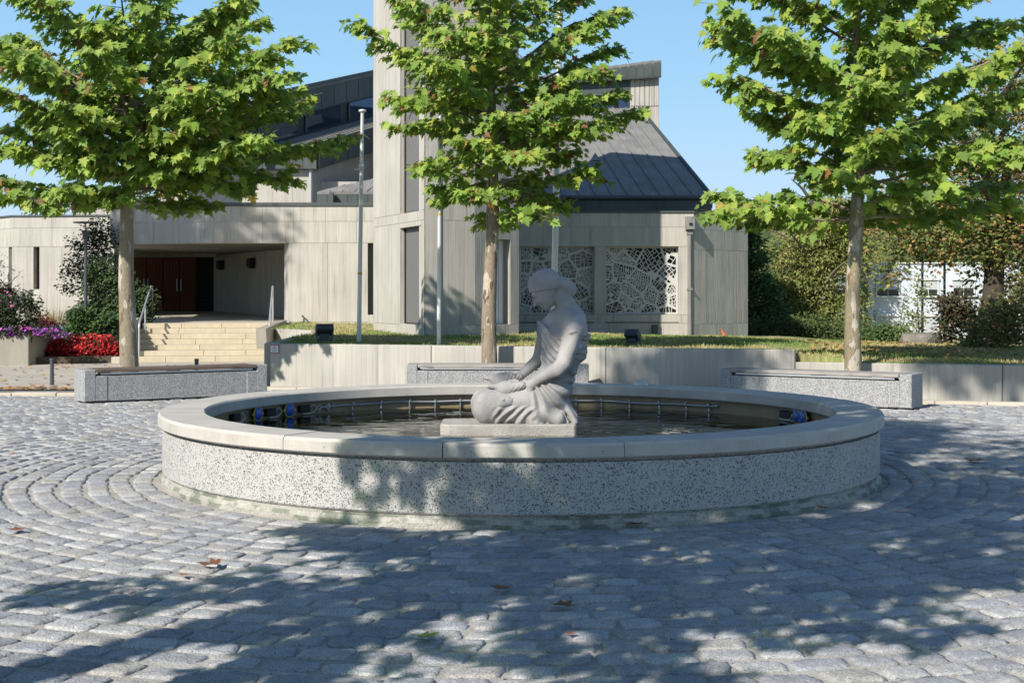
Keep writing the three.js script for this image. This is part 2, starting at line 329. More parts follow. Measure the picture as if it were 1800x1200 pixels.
// cobbles in rings round the fountain
{
  const R = rng(9), N = 14, stones = [];
  for (let k = 0; k < N; k++) {
    const L = .215 + .055 * (k / N - .5), W = .166, nx = 9, nz = 7, pos = [], idx = [], uv = [], ou = R(), ov = R(), sk = (R() - .5) * .03, sd = k * 3.7;
    const ring = [];
    for (let j = 0; j <= nz; j++) for (let i = 0; i <= nx; i++) {
      let a = i / nx * 2 - 1, b = j / nz * 2 - 1;
      const edge = Math.max(Math.abs(a), Math.abs(b)), corner = Math.pow(Math.abs(a * b), 3);
      const wob = edge > .99 ? 1 + .07 * n3(a * 2.3 + sd, b * 2.3, k) - .07 * corner : 1;
      const x = (a * L / 2 + sk * b) * wob, z = b * W / 2 * wob;
      const y = .0125 + .0055 * n3(a * 1.6 + sd, b * 1.6, 2.1) + .0045 * n3(a * 4 + sd, b * 4, 5) + .002 * n3(a * 9 + sd, b * 9, 3) - .006 * Math.pow(edge, 12) - .001 * (a * a + b * b);
      pos.push(x, y, z); uv.push(x + ou, z + ov);
      if (edge > .99) ring.push(j * (nx + 1) + i);
    }
    for (let j = 0; j < nz; j++) for (let i = 0; i < nx; i++) { const a = j * (nx + 1) + i, b = a + nx + 1; idx.push(a, b, a + 1, a + 1, b, b + 1); }
    const order = []; for (let i = 0; i < nx; i++) order.push(i); for (let j = 0; j < nz; j++) order.push(j * (nx + 1) + nx); for (let i = nx; i > 0; i--) order.push(nz * (nx + 1) + i); for (let j = nz; j > 0; j--) order.push(j * (nx + 1));
    const base = pos.length / 3;
    for (const o of order) { pos.push(pos[o * 3] * 1.02, -.02, pos[o * 3 + 2] * 1.02); uv.push(uv[o * 2] + .03, uv[o * 2 + 1] + .03); }
    for (let i = 0; i < order.length; i++) { const j = (i + 1) % order.length; idx.push(order[i], order[j], base + i, order[j], base + j, base + i); }
    const g = new THREE.BufferGeometry(); g.setAttribute('position', new THREE.Float32BufferAttribute(pos, 3)); g.setAttribute('uv', new THREE.Float32BufferAttribute(uv, 2)); g.setIndex(idx); g.computeVertexNormals();
    stones.push(g);
  }
  const tones = [[1, 1, 1], [.88, .89, .92], [1.14, 1.13, 1.1], [.95, .97, 1.02], [1.06, 1.02, .95], [.78, .79, .82], [1.22, 1.22, 1.2]];
  const mats = tones.map((t) => lit(T.granite, .006, .8, { color: rgb(...t) }));
  const all = [], m4 = new THREE.Matrix4(), q = new THREE.Quaternion(), e = new THREE.Euler();
  for (let r = 3.30; r < 24; r += .197) {
    const wobble = (p) => .02 * Math.sin(p * 5 + r * 3) + .012 * Math.sin(p * 17 + r * 7);
    for (let p = Math.PI + R() * .1, end = Math.PI * 3 - .02; p < end;) {
      const k = Math.floor(R() * N), s = .82 + R() * .42, len = (.215 + .055 * (k / N - .5)) * s + .02 + R() * .012, dp = len / r, pm = p + dp / 2, rr = r + wobble(pm) + (R() - .5) * .016;
      p += dp;
      const x = RC.x + Math.sin(pm) * rr, d = RC.d - Math.cos(pm) * rr;
      if (d < 3.6 || d > kerbAt(x) - .16 || Math.abs(x) > .40 * d + 1.8) { R(); R(); R(); R(); R(); R(); continue; }
      const dz = (R() - .5) * .1, h = (R() - .5) * .008, tx = (R() - .5) * .035, tz = (R() - .5) * .035, tn = Math.floor(R() * tones.length), sz = .93 + R() * .12;
      all.push({ k, x, d, tn, m: new THREE.Matrix4().compose(V(x, h - .004, -d), q.setFromEuler(e.set(tx, pm + dz, tz)).clone(), V(s, 1, sz)) });
    }
  }
  const inView = (o) => { const px = 900 + FOCAL * o.x / o.d, py = HORIZON + FOCAL * EYE / o.d; return o.d > 5 && px > 0 && px < 1800 && py < 1200; };
  const near = all.filter(inView).sort((a, b) => a.d - b.d).slice(0, 300), nearSet = new Set(near);
  for (const o of near) { const c = mesh('cobblestone', stones[o.k], mats[o.tn], plaza); o.m.decompose(c.position, c.quaternion, c.scale); }
  const white = lit(T.granite, .006, .8);
  for (let k = 0; k < N; k++) {
    const list = all.filter((o) => o.k === k && !nearSet.has(o)), im = new THREE.InstancedMesh(stones[k], white, list.length);
    list.forEach((o, i) => { im.setMatrixAt(i, o.m); im.setColorAt(i, rgb(...tones[o.tn])); });
    im.name = 'cobblestones'; im.userData.kind = 'stuff'; im.castShadow = im.receiveShadow = true; plaza.add(im);
  }
  console.log('cobbles', all.length);
}

// ---------------------------------------------------------------- fountain
const fountain = thing('fountain_basin', 'large round concrete fountain basin with pale rim in the cobbled square', 'fountain', [RC.x, 0, -RC.d]);
{
  const RIM = .587, LOW = .478, WATER = .345;
  // phi = 0 points to the camera (+z)
  const wallGeo = arc([[3.13, .085], [3.145, .10], [3.145, .452], [3.09, .452], [3.09, LOW + .002], [2.98, LOW + .002], [2.98, .085]], 0, Math.PI * 2, 160, false);
  mesh('basin_wall', wallGeo, M.basin, fountain);
  mesh('plinth', arc([[3.165, -.05], [3.155, .03], [3.132, .06], [3.122, .083], [2.96, .083], [2.96, -.05]], 0, Math.PI * 2, 160, false), lit(T.plinth, .014, .92), fountain);
  mesh('inner_wall', arc([[2.979, .0], [2.979, LOW], [2.86, LOW], [2.86, .0]], 0, Math.PI * 2, 128, false), M.stained, fountain);
  const floor = new THREE.CircleGeometry(2.97, 64); floor.rotateX(-Math.PI / 2); floor.translate(0, .03, 0); mesh('basin_floor', uvm(floor), lit(T.cast, .003, .9, { color: rgb(.42, .42, .26) }), fountain);
  const n = 16, start = Math.atan2(X(775, 9.35) - RC.x, 3.18);
  for (let i = 0; i < n; i++) {
    const a = start + i / n * Math.PI * 2, b = start + (i + 1) / n * Math.PI * 2, g = i === 0 || i === 15 ? .0013 : .0002;
    const dy = ((i * 7) % 5 - 2) * .0012, p = [[2.79, LOW], [3.165, LOW], [3.18, LOW + .012], [3.18, RIM - .02 + dy], [3.163, RIM + dy], [2.797, RIM + dy], [2.782, RIM - .015 + dy], [2.782, LOW + .01]];
    mesh('rim_stone', arc(p, a + g, b - g, 12), M.cast, fountain);
  }
  // water: a body with a rippled face
  const NR = 70, NA = 220, pos = [0, WATER, 0], idx = [];
  const h = (x, z) => .0024 * n3(x * 3.2, z * 8, 0) + .0016 * n3(x * 8, z * 17, 4) + .0009 * n3(x * 19, z * 30, 8) + .0016 * Math.exp(-((x + .9) ** 2 + (z - .6) ** 2) * 1.2) * Math.sin(Math.hypot(x + .9, z - .6) * 38) + .001 * Math.exp(-((x - .9) ** 2 + (z - .3) ** 2) * 1.4) * Math.sin(Math.hypot(x - .9, z - .3) * 44);
  for (let i = 1; i <= NR; i++) for (let k = 0; k < NA; k++) { const r = 2.858 * i / NR, p = k / NA * Math.PI * 2, x = Math.sin(p) * r, z = Math.cos(p) * r; pos.push(x, WATER + h(x, z), z); }
  for (let k = 0; k < NA; k++) idx.push(0, 1 + k, 1 + (k + 1) % NA);
  for (let i = 0; i < NR - 1; i++) for (let k = 0; k < NA; k++) { const a = 1 + i * NA + k, b = 1 + i * NA + (k + 1) % NA; idx.push(a, a + NA, b, b, a + NA, b + NA); }
  const top = pos.length / 3 - NA, low = pos.length / 3;
  for (let k = 0; k < NA; k++) { const p = k / NA * Math.PI * 2; pos.push(Math.sin(p) * 2.858, .032, Math.cos(p) * 2.858); }
  for (let k = 0; k < NA; k++) { const j = (k + 1) % NA; idx.push(top + k, low + k, top + j, top + j, low + k, low + j); if (k > 1) idx.push(low, low + k, low + k - 1); }
  const g = new THREE.BufferGeometry(); g.setAttribute('position', new THREE.Float32BufferAttribute(pos, 3)); g.setIndex(idx); g.computeVertexNormals();
  const water = mesh('water', g, new THREE.MeshPhysicalMaterial({ color: rgb(1, 1, 1), transmission: 1, thickness: .3, ior: 1.333, roughness: .02, attenuationColor: rgb(.34, .36, .14), attenuationDistance: .35 }));
  water.position.set(RC.x, 0, -RC.d); water.userData = { kind: 'structure', label: 'dark greenish rippled water inside the round basin', category: 'water' };
  // pipe ring under the rim, at the back
  const pipe = thing('supply_pipe', 'grey pipe clipped along the inner back wall of the basin', 'pipe', [RC.x, 0, -RC.d]);
  const pts = [], yAt = (a) => .412 + .005 * Math.sin(a * 9) + .004 * Math.sin(a * 23); for (let i = 0; i <= 90; i++) { const a = Math.PI + mix(-.82, .82, i / 90); pts.push(V(Math.sin(a) * 2.836, yAt(a), Math.cos(a) * 2.836)); }
  mesh('tube', tube(pts, pts.map(() => .013), 8), M.galvanised, pipe);
  for (let i = 0; i < 15; i++) {
    const a = Math.PI + mix(-.78, .78, i / 14) + .01 * Math.sin(i * 5);
    const c = mesh('clip', merge([uvm(new THREE.TorusGeometry(.017, .005, 6, 14).rotateY(Math.PI / 2)), box(-.007, .007, -.055, -.012, -.006, .006), box(-.009, .009, .012, .03, -.006, .02)]), M.steel, pipe);
    c.position.set(Math.sin(a) * 2.836, yAt(a), Math.cos(a) * 2.836); c.rotation.y = a + Math.PI;
  }
  // under-water lamps on the inner wall
  const lamp = (deg, y, label) => {
    const a = deg * Math.PI / 180, t = thing('fountain_lamp', label, 'lamp', [RC.x + Math.sin(a) * 2.805, y, -RC.d + Math.cos(a) * 2.805], a + Math.PI, 'lamps inside the fountain basin');
    const disc = (r0, r1, z0, z1) => { const q = new THREE.CylinderGeometry(r1, r0, z1 - z0, 28); q.rotateX(Math.PI / 2); q.translate(0, 0, (z0 + z1) / 2); return uvm(q); };
    mesh('housing', disc(.05, .066, -.045, .0), M.anthracite, t);
    const lens = new THREE.SphereGeometry(.12, 24, 8, 0, Math.PI * 2, 0, .56); lens.rotateX(Math.PI / 2); lens.translate(0, 0, -.088); mesh('lens', uvm(lens), M.blue, t);
    const ring = merge([uvm(new THREE.TorusGeometry(.069, .008, 8, 30).translate(0, 0, .004)), box(-.095, -.066, -.012, .012, -.004, .01), box(.066, .095, -.012, .012, -.004, .01)]); mesh('ring', ring, M.yellow, t);
    mesh('bracket', box(-.012, .012, -.09, .02, -.05, -.044), M.steel, t);
  };
  const deg = (px, d) => Math.atan2(X(px, d) - RC.x, -(d - RC.d)) * 180 / Math.PI;
  const ringD = (px) => { let d = 14; for (let i = 0; i < 30; i++) d = RC.d + Math.sqrt(Math.max(0, 2.82 * 2.82 - (X(px, d) - RC.x) ** 2)); return d; };
  for (const [px, label] of [[450, 'round blue lens lamp with yellow ring, leftmost inside the basin'], [506, 'round blue lens lamp with yellow ring, second from the left in the basin'], [1404, 'round blue lens lamp inside the right end of the basin'], [1443, 'blue lens lamp half hidden by the right end of the rim']]) lamp(deg(px, ringD(px)), .412, label);
  for (const [px, label] of [[414, 'black junction box at the left end inside the basin'], [475, 'black junction box between the two left blue lamps'], [535, 'black junction box right of the blue lamps in the basin'], [1380, 'black junction box inside the right of the basin'], [1424, 'black junction box between the two right blue lamps']]) {
    const a = deg(px, ringD(px)) * Math.PI / 180, t = thing('junction_box', label, 'box', [RC.x + Math.sin(a) * 2.828, .41, -RC.d + Math.cos(a) * 2.828], a + Math.PI, 'cable boxes inside the fountain basin');
    mesh('case', cbox(-.07, .07, -.035, .035, -.03, .03, .008), M.black, t);
    const c = [V(.07, .0, 0), V(.12, .035, .02), V(.15, -.01, .03), V(.09, -.045, .03), V(-.05, -.05, .035)], cv = new THREE.CatmullRomCurve3(c).getPoints(24);
    mesh('cable', tube(cv, cv.map(() => .005), 6), M.lightGrey, t);
  }
  for (const [px, label] of [[562, 'small steel nozzle with round head, left of two'], [577, 'small steel nozzle with round head, right of two']]) {
    const a = deg(px, ringD(px)) * Math.PI / 180, t = thing('nozzle', label, 'nozzle', [RC.x + Math.sin(a) * 2.83, .41, -RC.d + Math.cos(a) * 2.83], a + Math.PI, 'nozzles on the inner basin wall');
    mesh('head', uvm(new THREE.TorusGeometry(.022, .008, 8, 20)), M.galvanised, t); mesh('stem', tube([V(0, -.02, 0), V(.005, -.06, 0), V(-.02, -.075, -.02)], [.006, .006, .006], 6), M.steel, t);
  }
  { const a = deg(1148, 15.6) * Math.PI / 180, t = thing('dome_lamp', 'small clear glass dome lamp on the back rim of the basin', 'lamp', [RC.x + Math.sin(a) * 3.05, .587, -RC.d + Math.cos(a) * 3.05]);
    mesh('base', uvm(new THREE.CylinderGeometry(.075, .08, .015, 24).translate(0, .008, 0)), M.steel, t);
    mesh('dome', uvm(new THREE.SphereGeometry(.066, 24, 10, 0, Math.PI * 2, 0, Math.PI / 2).scale(1, .7, 1).translate(0, .016, 0)), new THREE.MeshPhysicalMaterial({ color: rgb(.85, .9, .9), transmission: .8, roughness: .1 }), t); }
}

// ---------------------------------------------------------------- statue
// surface of a distance field, one vertex per crossed cell
function fieldMesh(f, lo, hi, cell) {
  const n = [0, 1, 2].map((k) => Math.ceil((hi[k] - lo[k]) / cell) + 1), [nx, ny, nz] = n, val = new Float32Array(nx * ny * nz), id = new Int32Array(nx * ny * nz).fill(-1), pos = [], idx = [];
  for (let k = 0; k < nz; k++) for (let j = 0; j < ny; j++) for (let i = 0; i < nx; i++) val[(k * ny + j) * nx + i] = f(lo[0] + i * cell, lo[1] + j * cell, lo[2] + k * cell);
  const O = []; for (let c = 0; c < 8; c++) O.push([c & 1, (c >> 1) & 1, c >> 2]);
  const E = []; for (let a = 0; a < 8; a++) for (const b of [1, 2, 4]) if (!(a & b)) E.push([a, a | b]);
  for (let k = 0; k < nz - 1; k++) for (let j = 0; j < ny - 1; j++) for (let i = 0; i < nx - 1; i++) {
    let neg = 0; const v = [];
    for (let c = 0; c < 8; c++) { const w = val[((k + O[c][2]) * ny + j + O[c][1]) * nx + i + O[c][0]]; v.push(w); if (w < 0) neg++; }
    if (!neg || neg === 8) continue;
    let x = 0, y = 0, z = 0, m = 0;
    for (const [a, b] of E) if ((v[a] < 0) !== (v[b] < 0)) { const t = v[a] / (v[a] - v[b]); x += mix(O[a][0], O[b][0], t); y += mix(O[a][1], O[b][1], t); z += mix(O[a][2], O[b][2], t); m++; }
    id[(k * ny + j) * nx + i] = pos.length / 3; pos.push(lo[0] + (i + x / m) * cell, lo[1] + (j + y / m) * cell, lo[2] + (k + z / m) * cell);
  }
  const quad = (a, b, c, d, flip) => { if (a < 0 || b < 0 || c < 0 || d < 0) return; flip ? idx.push(a, c, b, a, d, c) : idx.push(a, b, c, a, c, d); };
  const at = (i, j, k) => id[(k * ny + j) * nx + i];
  for (let k = 1; k < nz - 1; k++) for (let j = 1; j < ny - 1; j++) for (let i = 1; i < nx - 1; i++) {
    const v = val[(k * ny + j) * nx + i] < 0;
    if (v !== val[(k * ny + j) * nx + i + 1] < 0) quad(at(i, j - 1, k - 1), at(i, j, k - 1), at(i, j, k), at(i, j - 1, k), !v);
    if (v !== val[(k * ny + j + 1) * nx + i] < 0) quad(at(i - 1, j, k - 1), at(i - 1, j, k), at(i, j, k), at(i, j, k - 1), !v);
    if (v !== val[((k + 1) * ny + j) * nx + i] < 0) quad(at(i - 1, j - 1, k), at(i, j - 1, k), at(i, j, k), at(i - 1, j, k), !v);
  }
  const nor = new Float32Array(pos.length), uv = new Float32Array(pos.length / 3 * 2), e = cell * .6;
  for (let i = 0; i < pos.length; i += 3) {
    const [x, y, z] = [pos[i], pos[i + 1], pos[i + 2]], a = f(x + e, y, z) - f(x - e, y, z), b = f(x, y + e, z) - f(x, y - e, z), c = f(x, y, z + e) - f(x, y, z - e), l = Math.hypot(a, b, c) || 1;
    nor[i] = a / l; nor[i + 1] = b / l; nor[i + 2] = c / l; uv[i / 3 * 2] = x + z * .8; uv[i / 3 * 2 + 1] = y + z * .3;
  }
  const g = new THREE.BufferGeometry(); g.setAttribute('position', new THREE.Float32BufferAttribute(pos, 3)); g.setAttribute('normal', new THREE.BufferAttribute(nor, 3)); g.setAttribute('uv', new THREE.BufferAttribute(uv, 2)); g.setIndex(idx);
  return g;
}
const smin = (a, b, k) => { const h = Math.max(0, k - Math.abs(a - b)) / k; return Math.min(a, b) - h * h * k * .25; };
function capsule(x, y, z, [ax, ay, az], [bx, by, bz], ra, rb) {
  const dx = bx - ax, dy = by - ay, dz = bz - az, t = clamp(((x - ax) * dx + (y - ay) * dy + (z - az) * dz) / (dx * dx + dy * dy + dz * dz + 1e-9));
  return Math.hypot(x - ax - dx * t, y - ay - dy * t, z - az - dz * t) - ra - (rb - ra) * t;
}
const ellip = (x, y, z, rx, ry, rz) => { const k = Math.hypot(x / rx, y / ry, z / rz), q = Math.hypot(x / rx / rx, y / ry / ry, z / rz / rz); return q < 1e-6 ? -Math.min(rx, ry, rz) : k * (k - 1) / q; };
const prof2 = (st) => (x) => { let k = 0; while (k < st.length - 2 && x > st[k + 1][0]) k++; const [a, b] = [st[k], st[k + 1]]; return mix(a[1], b[1], clamp((x - a[0]) / (b[0] - a[0]))); };
const statue = thing('statue', 'grey stone statue of a kneeling woman holding two fish, in the basin', 'statue', [0, .4436, -12.5]);
{
  // pedestal standing on the basin floor
  const s = new THREE.Shape(); [[-.625, -.23], [-.55, -.29], [.545, -.29], [.555, -.28], [.555, .30], [.545, .31], [-.55, .31], [-.625, .25]].forEach(([x, y], i) => i ? s.lineTo(x, y) : s.moveTo(x, y));
  const g = new THREE.ExtrudeGeometry(s, { depth: .385, bevelEnabled: true, bevelThickness: .012, bevelSize: .012, bevelSegments: 2 }); g.rotateX(-Math.PI / 2); g.translate(0, -.4, 0);
  mesh('pedestal', uvm(g), lit(T.stone, .008, .85, { color: rgb(1.08, 1.06, 1) }), statue);
  const c = (a, b, ra, rb, k = .04) => [a, b, ra, rb === undefined ? ra : rb, k];
  const limbBones = [
    // near arm
    c([.555, .83, .215], [.455, .53, .285], .088, .072, .014), c([.455, .53, .285], [.40, .475, .28], .072, .066, .014), c([.41, .485, .28], [.225, .385, .21], .068, .043, .014),
    // far arm
    c([.33, .84, -.20], [.255, .55, -.25], .082, .066, .018), c([.255, .55, -.25], [.08, .405, -.13], .064, .04, .018),
    // near hand: palm, fingers, thumb
    c([.225, .385, .205], [.165, .335, .195], .044, .046, .025), c([.165, .335, .195], [.145, .295, .185], .046, .036, .02),
    c([.165, .30, .222], [.150, .245, .215], .019, .017, .008), c([.150, .245, .215], [.165, .215, .190], .017, .014, .008),
    c([.142, .295, .212], [.124, .238, .200], .019, .017, .008), c([.124, .238, .200], [.140, .208, .175], .017, .014, .008),
    c([.122, .297, .194], [.100, .245, .180], .018, .016, .008), c([.100, .245, .180], [.115, .215, .155], .016, .013, .008),
    c([.112, .305, .172], [.086, .262, .158], .016, .014, .008), c([.086, .262, .158], [.10, .232, .135], .014, .012, .008), c([.19, .345, .16], [.12, .365, .125], .021, .016, .012),
    // far hand
    c([.08, .405, -.13], [.02, .375, -.10], .040, .036, .02), c([.02, .375, -.125], [-.045, .345, -.12], .017, .014, .008), c([.02, .37, -.10], [-.055, .335, -.09], .018, .014, .008), c([.03, .36, -.075], [-.04, .325, -.06], .017, .013, .008), c([.04, .40, -.085], [.02, .42, -.04], .018, .014, .008),
  ];
  const bones = [
    // pelvis, waist, chest, back
    c([.35, .27, .08], [.36, .30, -.08], .165, .165), c([.40, .40, .04], [.44, .54, .03], .145, .13, .09), c([.40, .40, -.05], [.44, .54, -.04], .145, .13, .09),
    c([.47, .62, .065], [.525, .80, .075], .14, .152, .08), c([.43, .62, -.075], [.455, .80, -.085], .14, .145, .08), c([.53, .88, .04], [.47, .90, -.06], .125, .12, .07),
    // shoulders and neck
    c([.545, .875, .15], [.50, .93, .06], .10, .10, .06), c([.355, .86, -.17], [.42, .93, -.08], .09, .09, .06), c([.53, .93, 0], [.435, 1.13, 0], .095, .070, .04), c([.575, .93, 0], [.49, 1.09, 0], .085, .055, .05),
    // breasts under the cloth
    c([.33, .765, -.115], [.36, .79, -.10], .092, .09, .05), c([.39, .735, .07], [.42, .76, .07], .10, .095, .05),
    // thighs, knees, shins, feet
    c([.34, .235, .10], [-.225, .150, .125], .145, .142, .06), c([.34, .235, -.10], [-.235, .150, -.125], .145, .142, .06), c([-.22, .09, .12], [.36, .06, .13], .10, .065, .06), c([-.22, .09, -.12], [.36, .06, -.13], .10, .065, .06),
    c([.36, .055, .11], [.545, .03, .10], .055, .035, .05), c([.36, .055, -.11], [.545, .03, -.10], .055, .035, .05),
    // cloth over the lap, falling to the ground and behind
    c([.17, .20, .10], [.25, .09, .19], .12, .09, .06), c([.36, .22, .06], [.47, .03, .05], .13, .10, .06), c([.36, .22, -.06], [.46, .03, -.05], .13, .10, .06), c([.1, .06, .15], [.42, .045, .20], .07, .06, .05),
    c([.60, .62, .06], [.525, .49, .10], .055, .045, .03), c([.605, .70, .10], [.60, .60, .06], .06, .055, .03), c([.525, .49, .10], [.54, .45, .11], .05, .042, .02),
    // cloth band round the chest, with the knot
    c([.285, .865, -.13], [.33, .80, .05], .04, .035, .025), c([.33, .80, .05], [.42, .775, .165], .034, .03, .025), c([.42, .775, .165], [.524, .825, .235], .032, .026, .02), c([.60, .80, .20], [.655, .76, .10], .03, .03, .03), c([.524, .826, .238], [.61, .79, .20], .022, .03, .02),
    c([.524, .832, .262], [.53, .832, .268], .038, .038, .006), c([.535, .80, .235], [.575, .66, .20], .026, .035, .02), c([.50, .80, .235], [.43, .66, .19], .022, .026, .02), c([.31, .80, .0], [.33, .66, .04], .03, .03, .03), c([.36, .77, .09], [.36, .64, .12], .024, .026, .02),
    // hair gathered at the nape
    c([.40, 1.255, 0], [.475, 1.235, 0], .062, .062, .02), c([.475, 1.235, 0], [.525, 1.19, 0], .064, .058, .02), c([.525, 1.19, 0], [.53, 1.17, 0], .056, .05, .02),
  ];
  for (let k = 0; k < 7; k++) bones.push(c([.17 + k * .034, .27 + k * .008, .165 - k * .006], [.205 + k * .058, .005, .235 - k * .012], .016, .028, .01));      // folds of the skirt
  const boxes = bones.map(([a, b, ra, rb]) => { const r = Math.max(ra, rb) + .1; return [Math.min(a[0], b[0]) - r, Math.max(a[0], b[0]) + r, Math.min(a[1], b[1]) - r, Math.max(a[1], b[1]) + r, Math.min(a[2], b[2]) - r, Math.max(a[2], b[2]) + r]; });
  const hem = prof2([[.22, .93], [.30, .875], [.36, .79], [.43, .765], [.50, .815], [.56, .835], [.63, .80], [.70, .80]]);
  const F = [-.77, -.638], U = [-.638, .77], HO = [.304, 1.190];
  const head = (x, y, z) => {
    const hx = x - HO[0], hy = y - HO[1], f = hx * F[0] + hy * F[1], u = hx * U[0] + hy * U[1], s = Math.abs(z);
    if (Math.hypot(f, u, s) > .32) return Math.hypot(f, u, s) - .2;
    let d = ellip(f + .02, u - .045, s, .142, .122, .108);
    d = smin(d, ellip(f - .048, u + .055, s, .085, .105, .083), .05);
    d = smin(d, Math.hypot(f - .098, u + .130, s) - .030, .025);                                    // chin
    d = smin(d, capsule(f, u, s, [.112, .028, .022], [.106, .022, .075], .013, .012), .025);       // brow
    d = smin(d, capsule(f, u, s, [.124, .02, 0], [.166, -.045, 0], .010, .016), .014);             // nose
    d = smin(d, Math.hypot(f - .143, u + .048, s - .014) - .009, .01);
    d = smin(d, ellip(f - .10, u + .035, s - .05, .03, .035, .03), .04);                           // cheek
    d = Math.max(d, -(Math.hypot((f - .142), (u - .0) * 1.3, (s - .043) * .8) - .031) * .8);       // eye socket
    d = smin(d, ellip(f - .104, u - .0, s - .042, .022, .016, .026), .006);                        // lid
    d = smin(d, capsule(f, u, s, [.128, -.083, 0], [.112, -.083, .028], .011, .007), .006);       // lips
    d = smin(d, capsule(f, u, s, [.125, -.101, 0], [.112, -.098, .022], .011, .006), .006);
    const line = (-.018 + .62 * f + .10 * s) - u, wave = .0025 * Math.sin(f * 95 + u * 40 + Math.sin(s * 30) * 2) * smooth(.0, .06, s);
    const hair = Math.max(ellip(f + .022, u - .046, s, .154, .135, .121) + wave, line * .8);
    return smin(d, hair, .006);
  };
  const boxOf = ([a, b, ra, rb]) => { const r = Math.max(ra, rb) + .1; return [Math.min(a[0], b[0]) - r, Math.max(a[0], b[0]) + r, Math.min(a[1], b[1]) - r, Math.max(a[1], b[1]) + r, Math.min(a[2], b[2]) - r, Math.max(a[2], b[2]) + r]; };
  const limbBoxes = limbBones.map(boxOf);
  const join = (list, around, x, y, z, d) => { for (let i = 0; i < list.length; i++) { const q = around[i]; if (x < q[0] || x > q[1] || y < q[2] || y > q[3] || z < q[4] || z > q[5]) continue; const b = list[i]; d = smin(d, capsule(x, y, z, b[0], b[1], b[2], b[3]), b[4]); } return d; };
  const body = (x, y, z) => {
    let d = join(bones, boxes, x, y, z, 1);
    if (d < .08) {
      const below = hem(x) - y, cloth = smooth(0, .012, below) * smooth(.50, .58, y);              // cloth lies over the chest below the hem
      d -= cloth * (.013 + .010 * Math.exp(-below * below * 900));
      d += cloth * mix(.0085, .003, smooth(.48, .58, x)) * Math.sin((x * .75 + y * .85 + z * .45) * 92 + 2 * n3(x * 6, y * 6, z * 6));
      const skirt = smooth(.44, .32, y) * smooth(.14, .22, x), a = Math.atan2(y - .52, x - .10);
      d += skirt * .013 * Math.sin(a * 27 + z * 7 + 1.6 * n3(x * 5, y * 5, z * 5));
      const gather = smooth(.17, .12, y) * smooth(-.20, -.12, x) * smooth(.24, .16, x) * smooth(.10, .16, z);
      d += gather * (.009 * Math.sin((x - y * .9) * 64 + 3.2 * n3(x * 6, y * 6, z * 6)) - .010);
    }
    d = join(limbBones, limbBoxes, x, y, z, d);
    if (y > .93) d = smin(d, head(x, y, z), .01);
    if (d < .06) d += .0009 * n3(x * 26, y * 26, z * 26) + .003 * n3(x * 9, y * 9, z * 9);
    return Math.max(d, -.012 - y);
  };
  mesh('figure', fieldMesh(body, [-.42, -.03, -.36], [.73, 1.42, .36], .0078), M.stone, statue, { label: 'kneeling woman with bowed head, hair tied at the nape, draped cloth' });
  const fish = (p, len, tilt, zz) => (x, y, z) => {
    const hx = x - p[0], hy = y - p[1], t = Math.cos(tilt) * hx + Math.sin(tilt) * hy, v = -Math.sin(tilt) * hx + Math.cos(tilt) * hy, w = z - p[2];       // t runs towards the tail
    let d = capsule(t, v, w * .85, [.05, 0, 0], [len, .02, zz], .064, .036);
    d = smin(d, ellip(t - .05, v, w, .095, .078, .062), .03);
    d = smin(d, capsule(t, v, w, [.03, .022, 0], [-.100, .046, 0], .042, .015), .02);             // upper jaw
    d = smin(d, capsule(t, v, w, [.03, -.02, 0], [-.072, -.042, 0], .042, .014), .012);           // lower jaw
    d = smin(d, Math.hypot(t - .02, v - .028, Math.abs(w) - .045) - .012, .004);                   // eye
    d = Math.max(d, -capsule(t, v, w, [-.14, .004, 0], [-.02, -.001, 0], .026, .006));
    d = smin(d, ellip(t - .12, v - .055, w, .06, .03, .012), .015);                               // fin
    return d + .0025 * Math.sin(t * 150) * Math.sin(v * 130 + w * 60) * smooth(.05, .12, t);
  };
  mesh('fish', fieldMesh(fish([-.10, .292, .165], .20, .12, .03), [-.27, .14, .02], [.17, .46, .30], .006), M.stone, statue, { label: 'near fish with open mouth held in the left hand' });
  mesh('fish', fieldMesh(fish([-.15, .352, -.03], .22, .10, -.05), [-.32, .20, -.17], [.16, .52, .11], .006), M.stone, statue, { label: 'far fish with open mouth above the knees' });
  const fin = (x, y, z) => { let d = ellip(x + .06, y - .20, z - .235, .075, .055, .045); d = smin(d, Math.hypot(x + .075, y - .215, z - .27) - .017, .004); d = smin(d, capsule(x, y, z, [-.02, .20, .24], [.02, .235, .235], .022, .014), .012); d = smin(d, capsule(x, y, z, [-.02, .18, .245], [.025, .175, .24], .02, .012), .012); return smin(d, capsule(x, y, z, [-.10, .17, .22], [-.20, .11, .20], .05, .03), .03); };
  mesh('fish', fieldMesh(fin, [-.27, .04, .12], [.07, .30, .32], .006), M.stone, statue, { label: 'small fish head carved on the side of the thigh' });
}

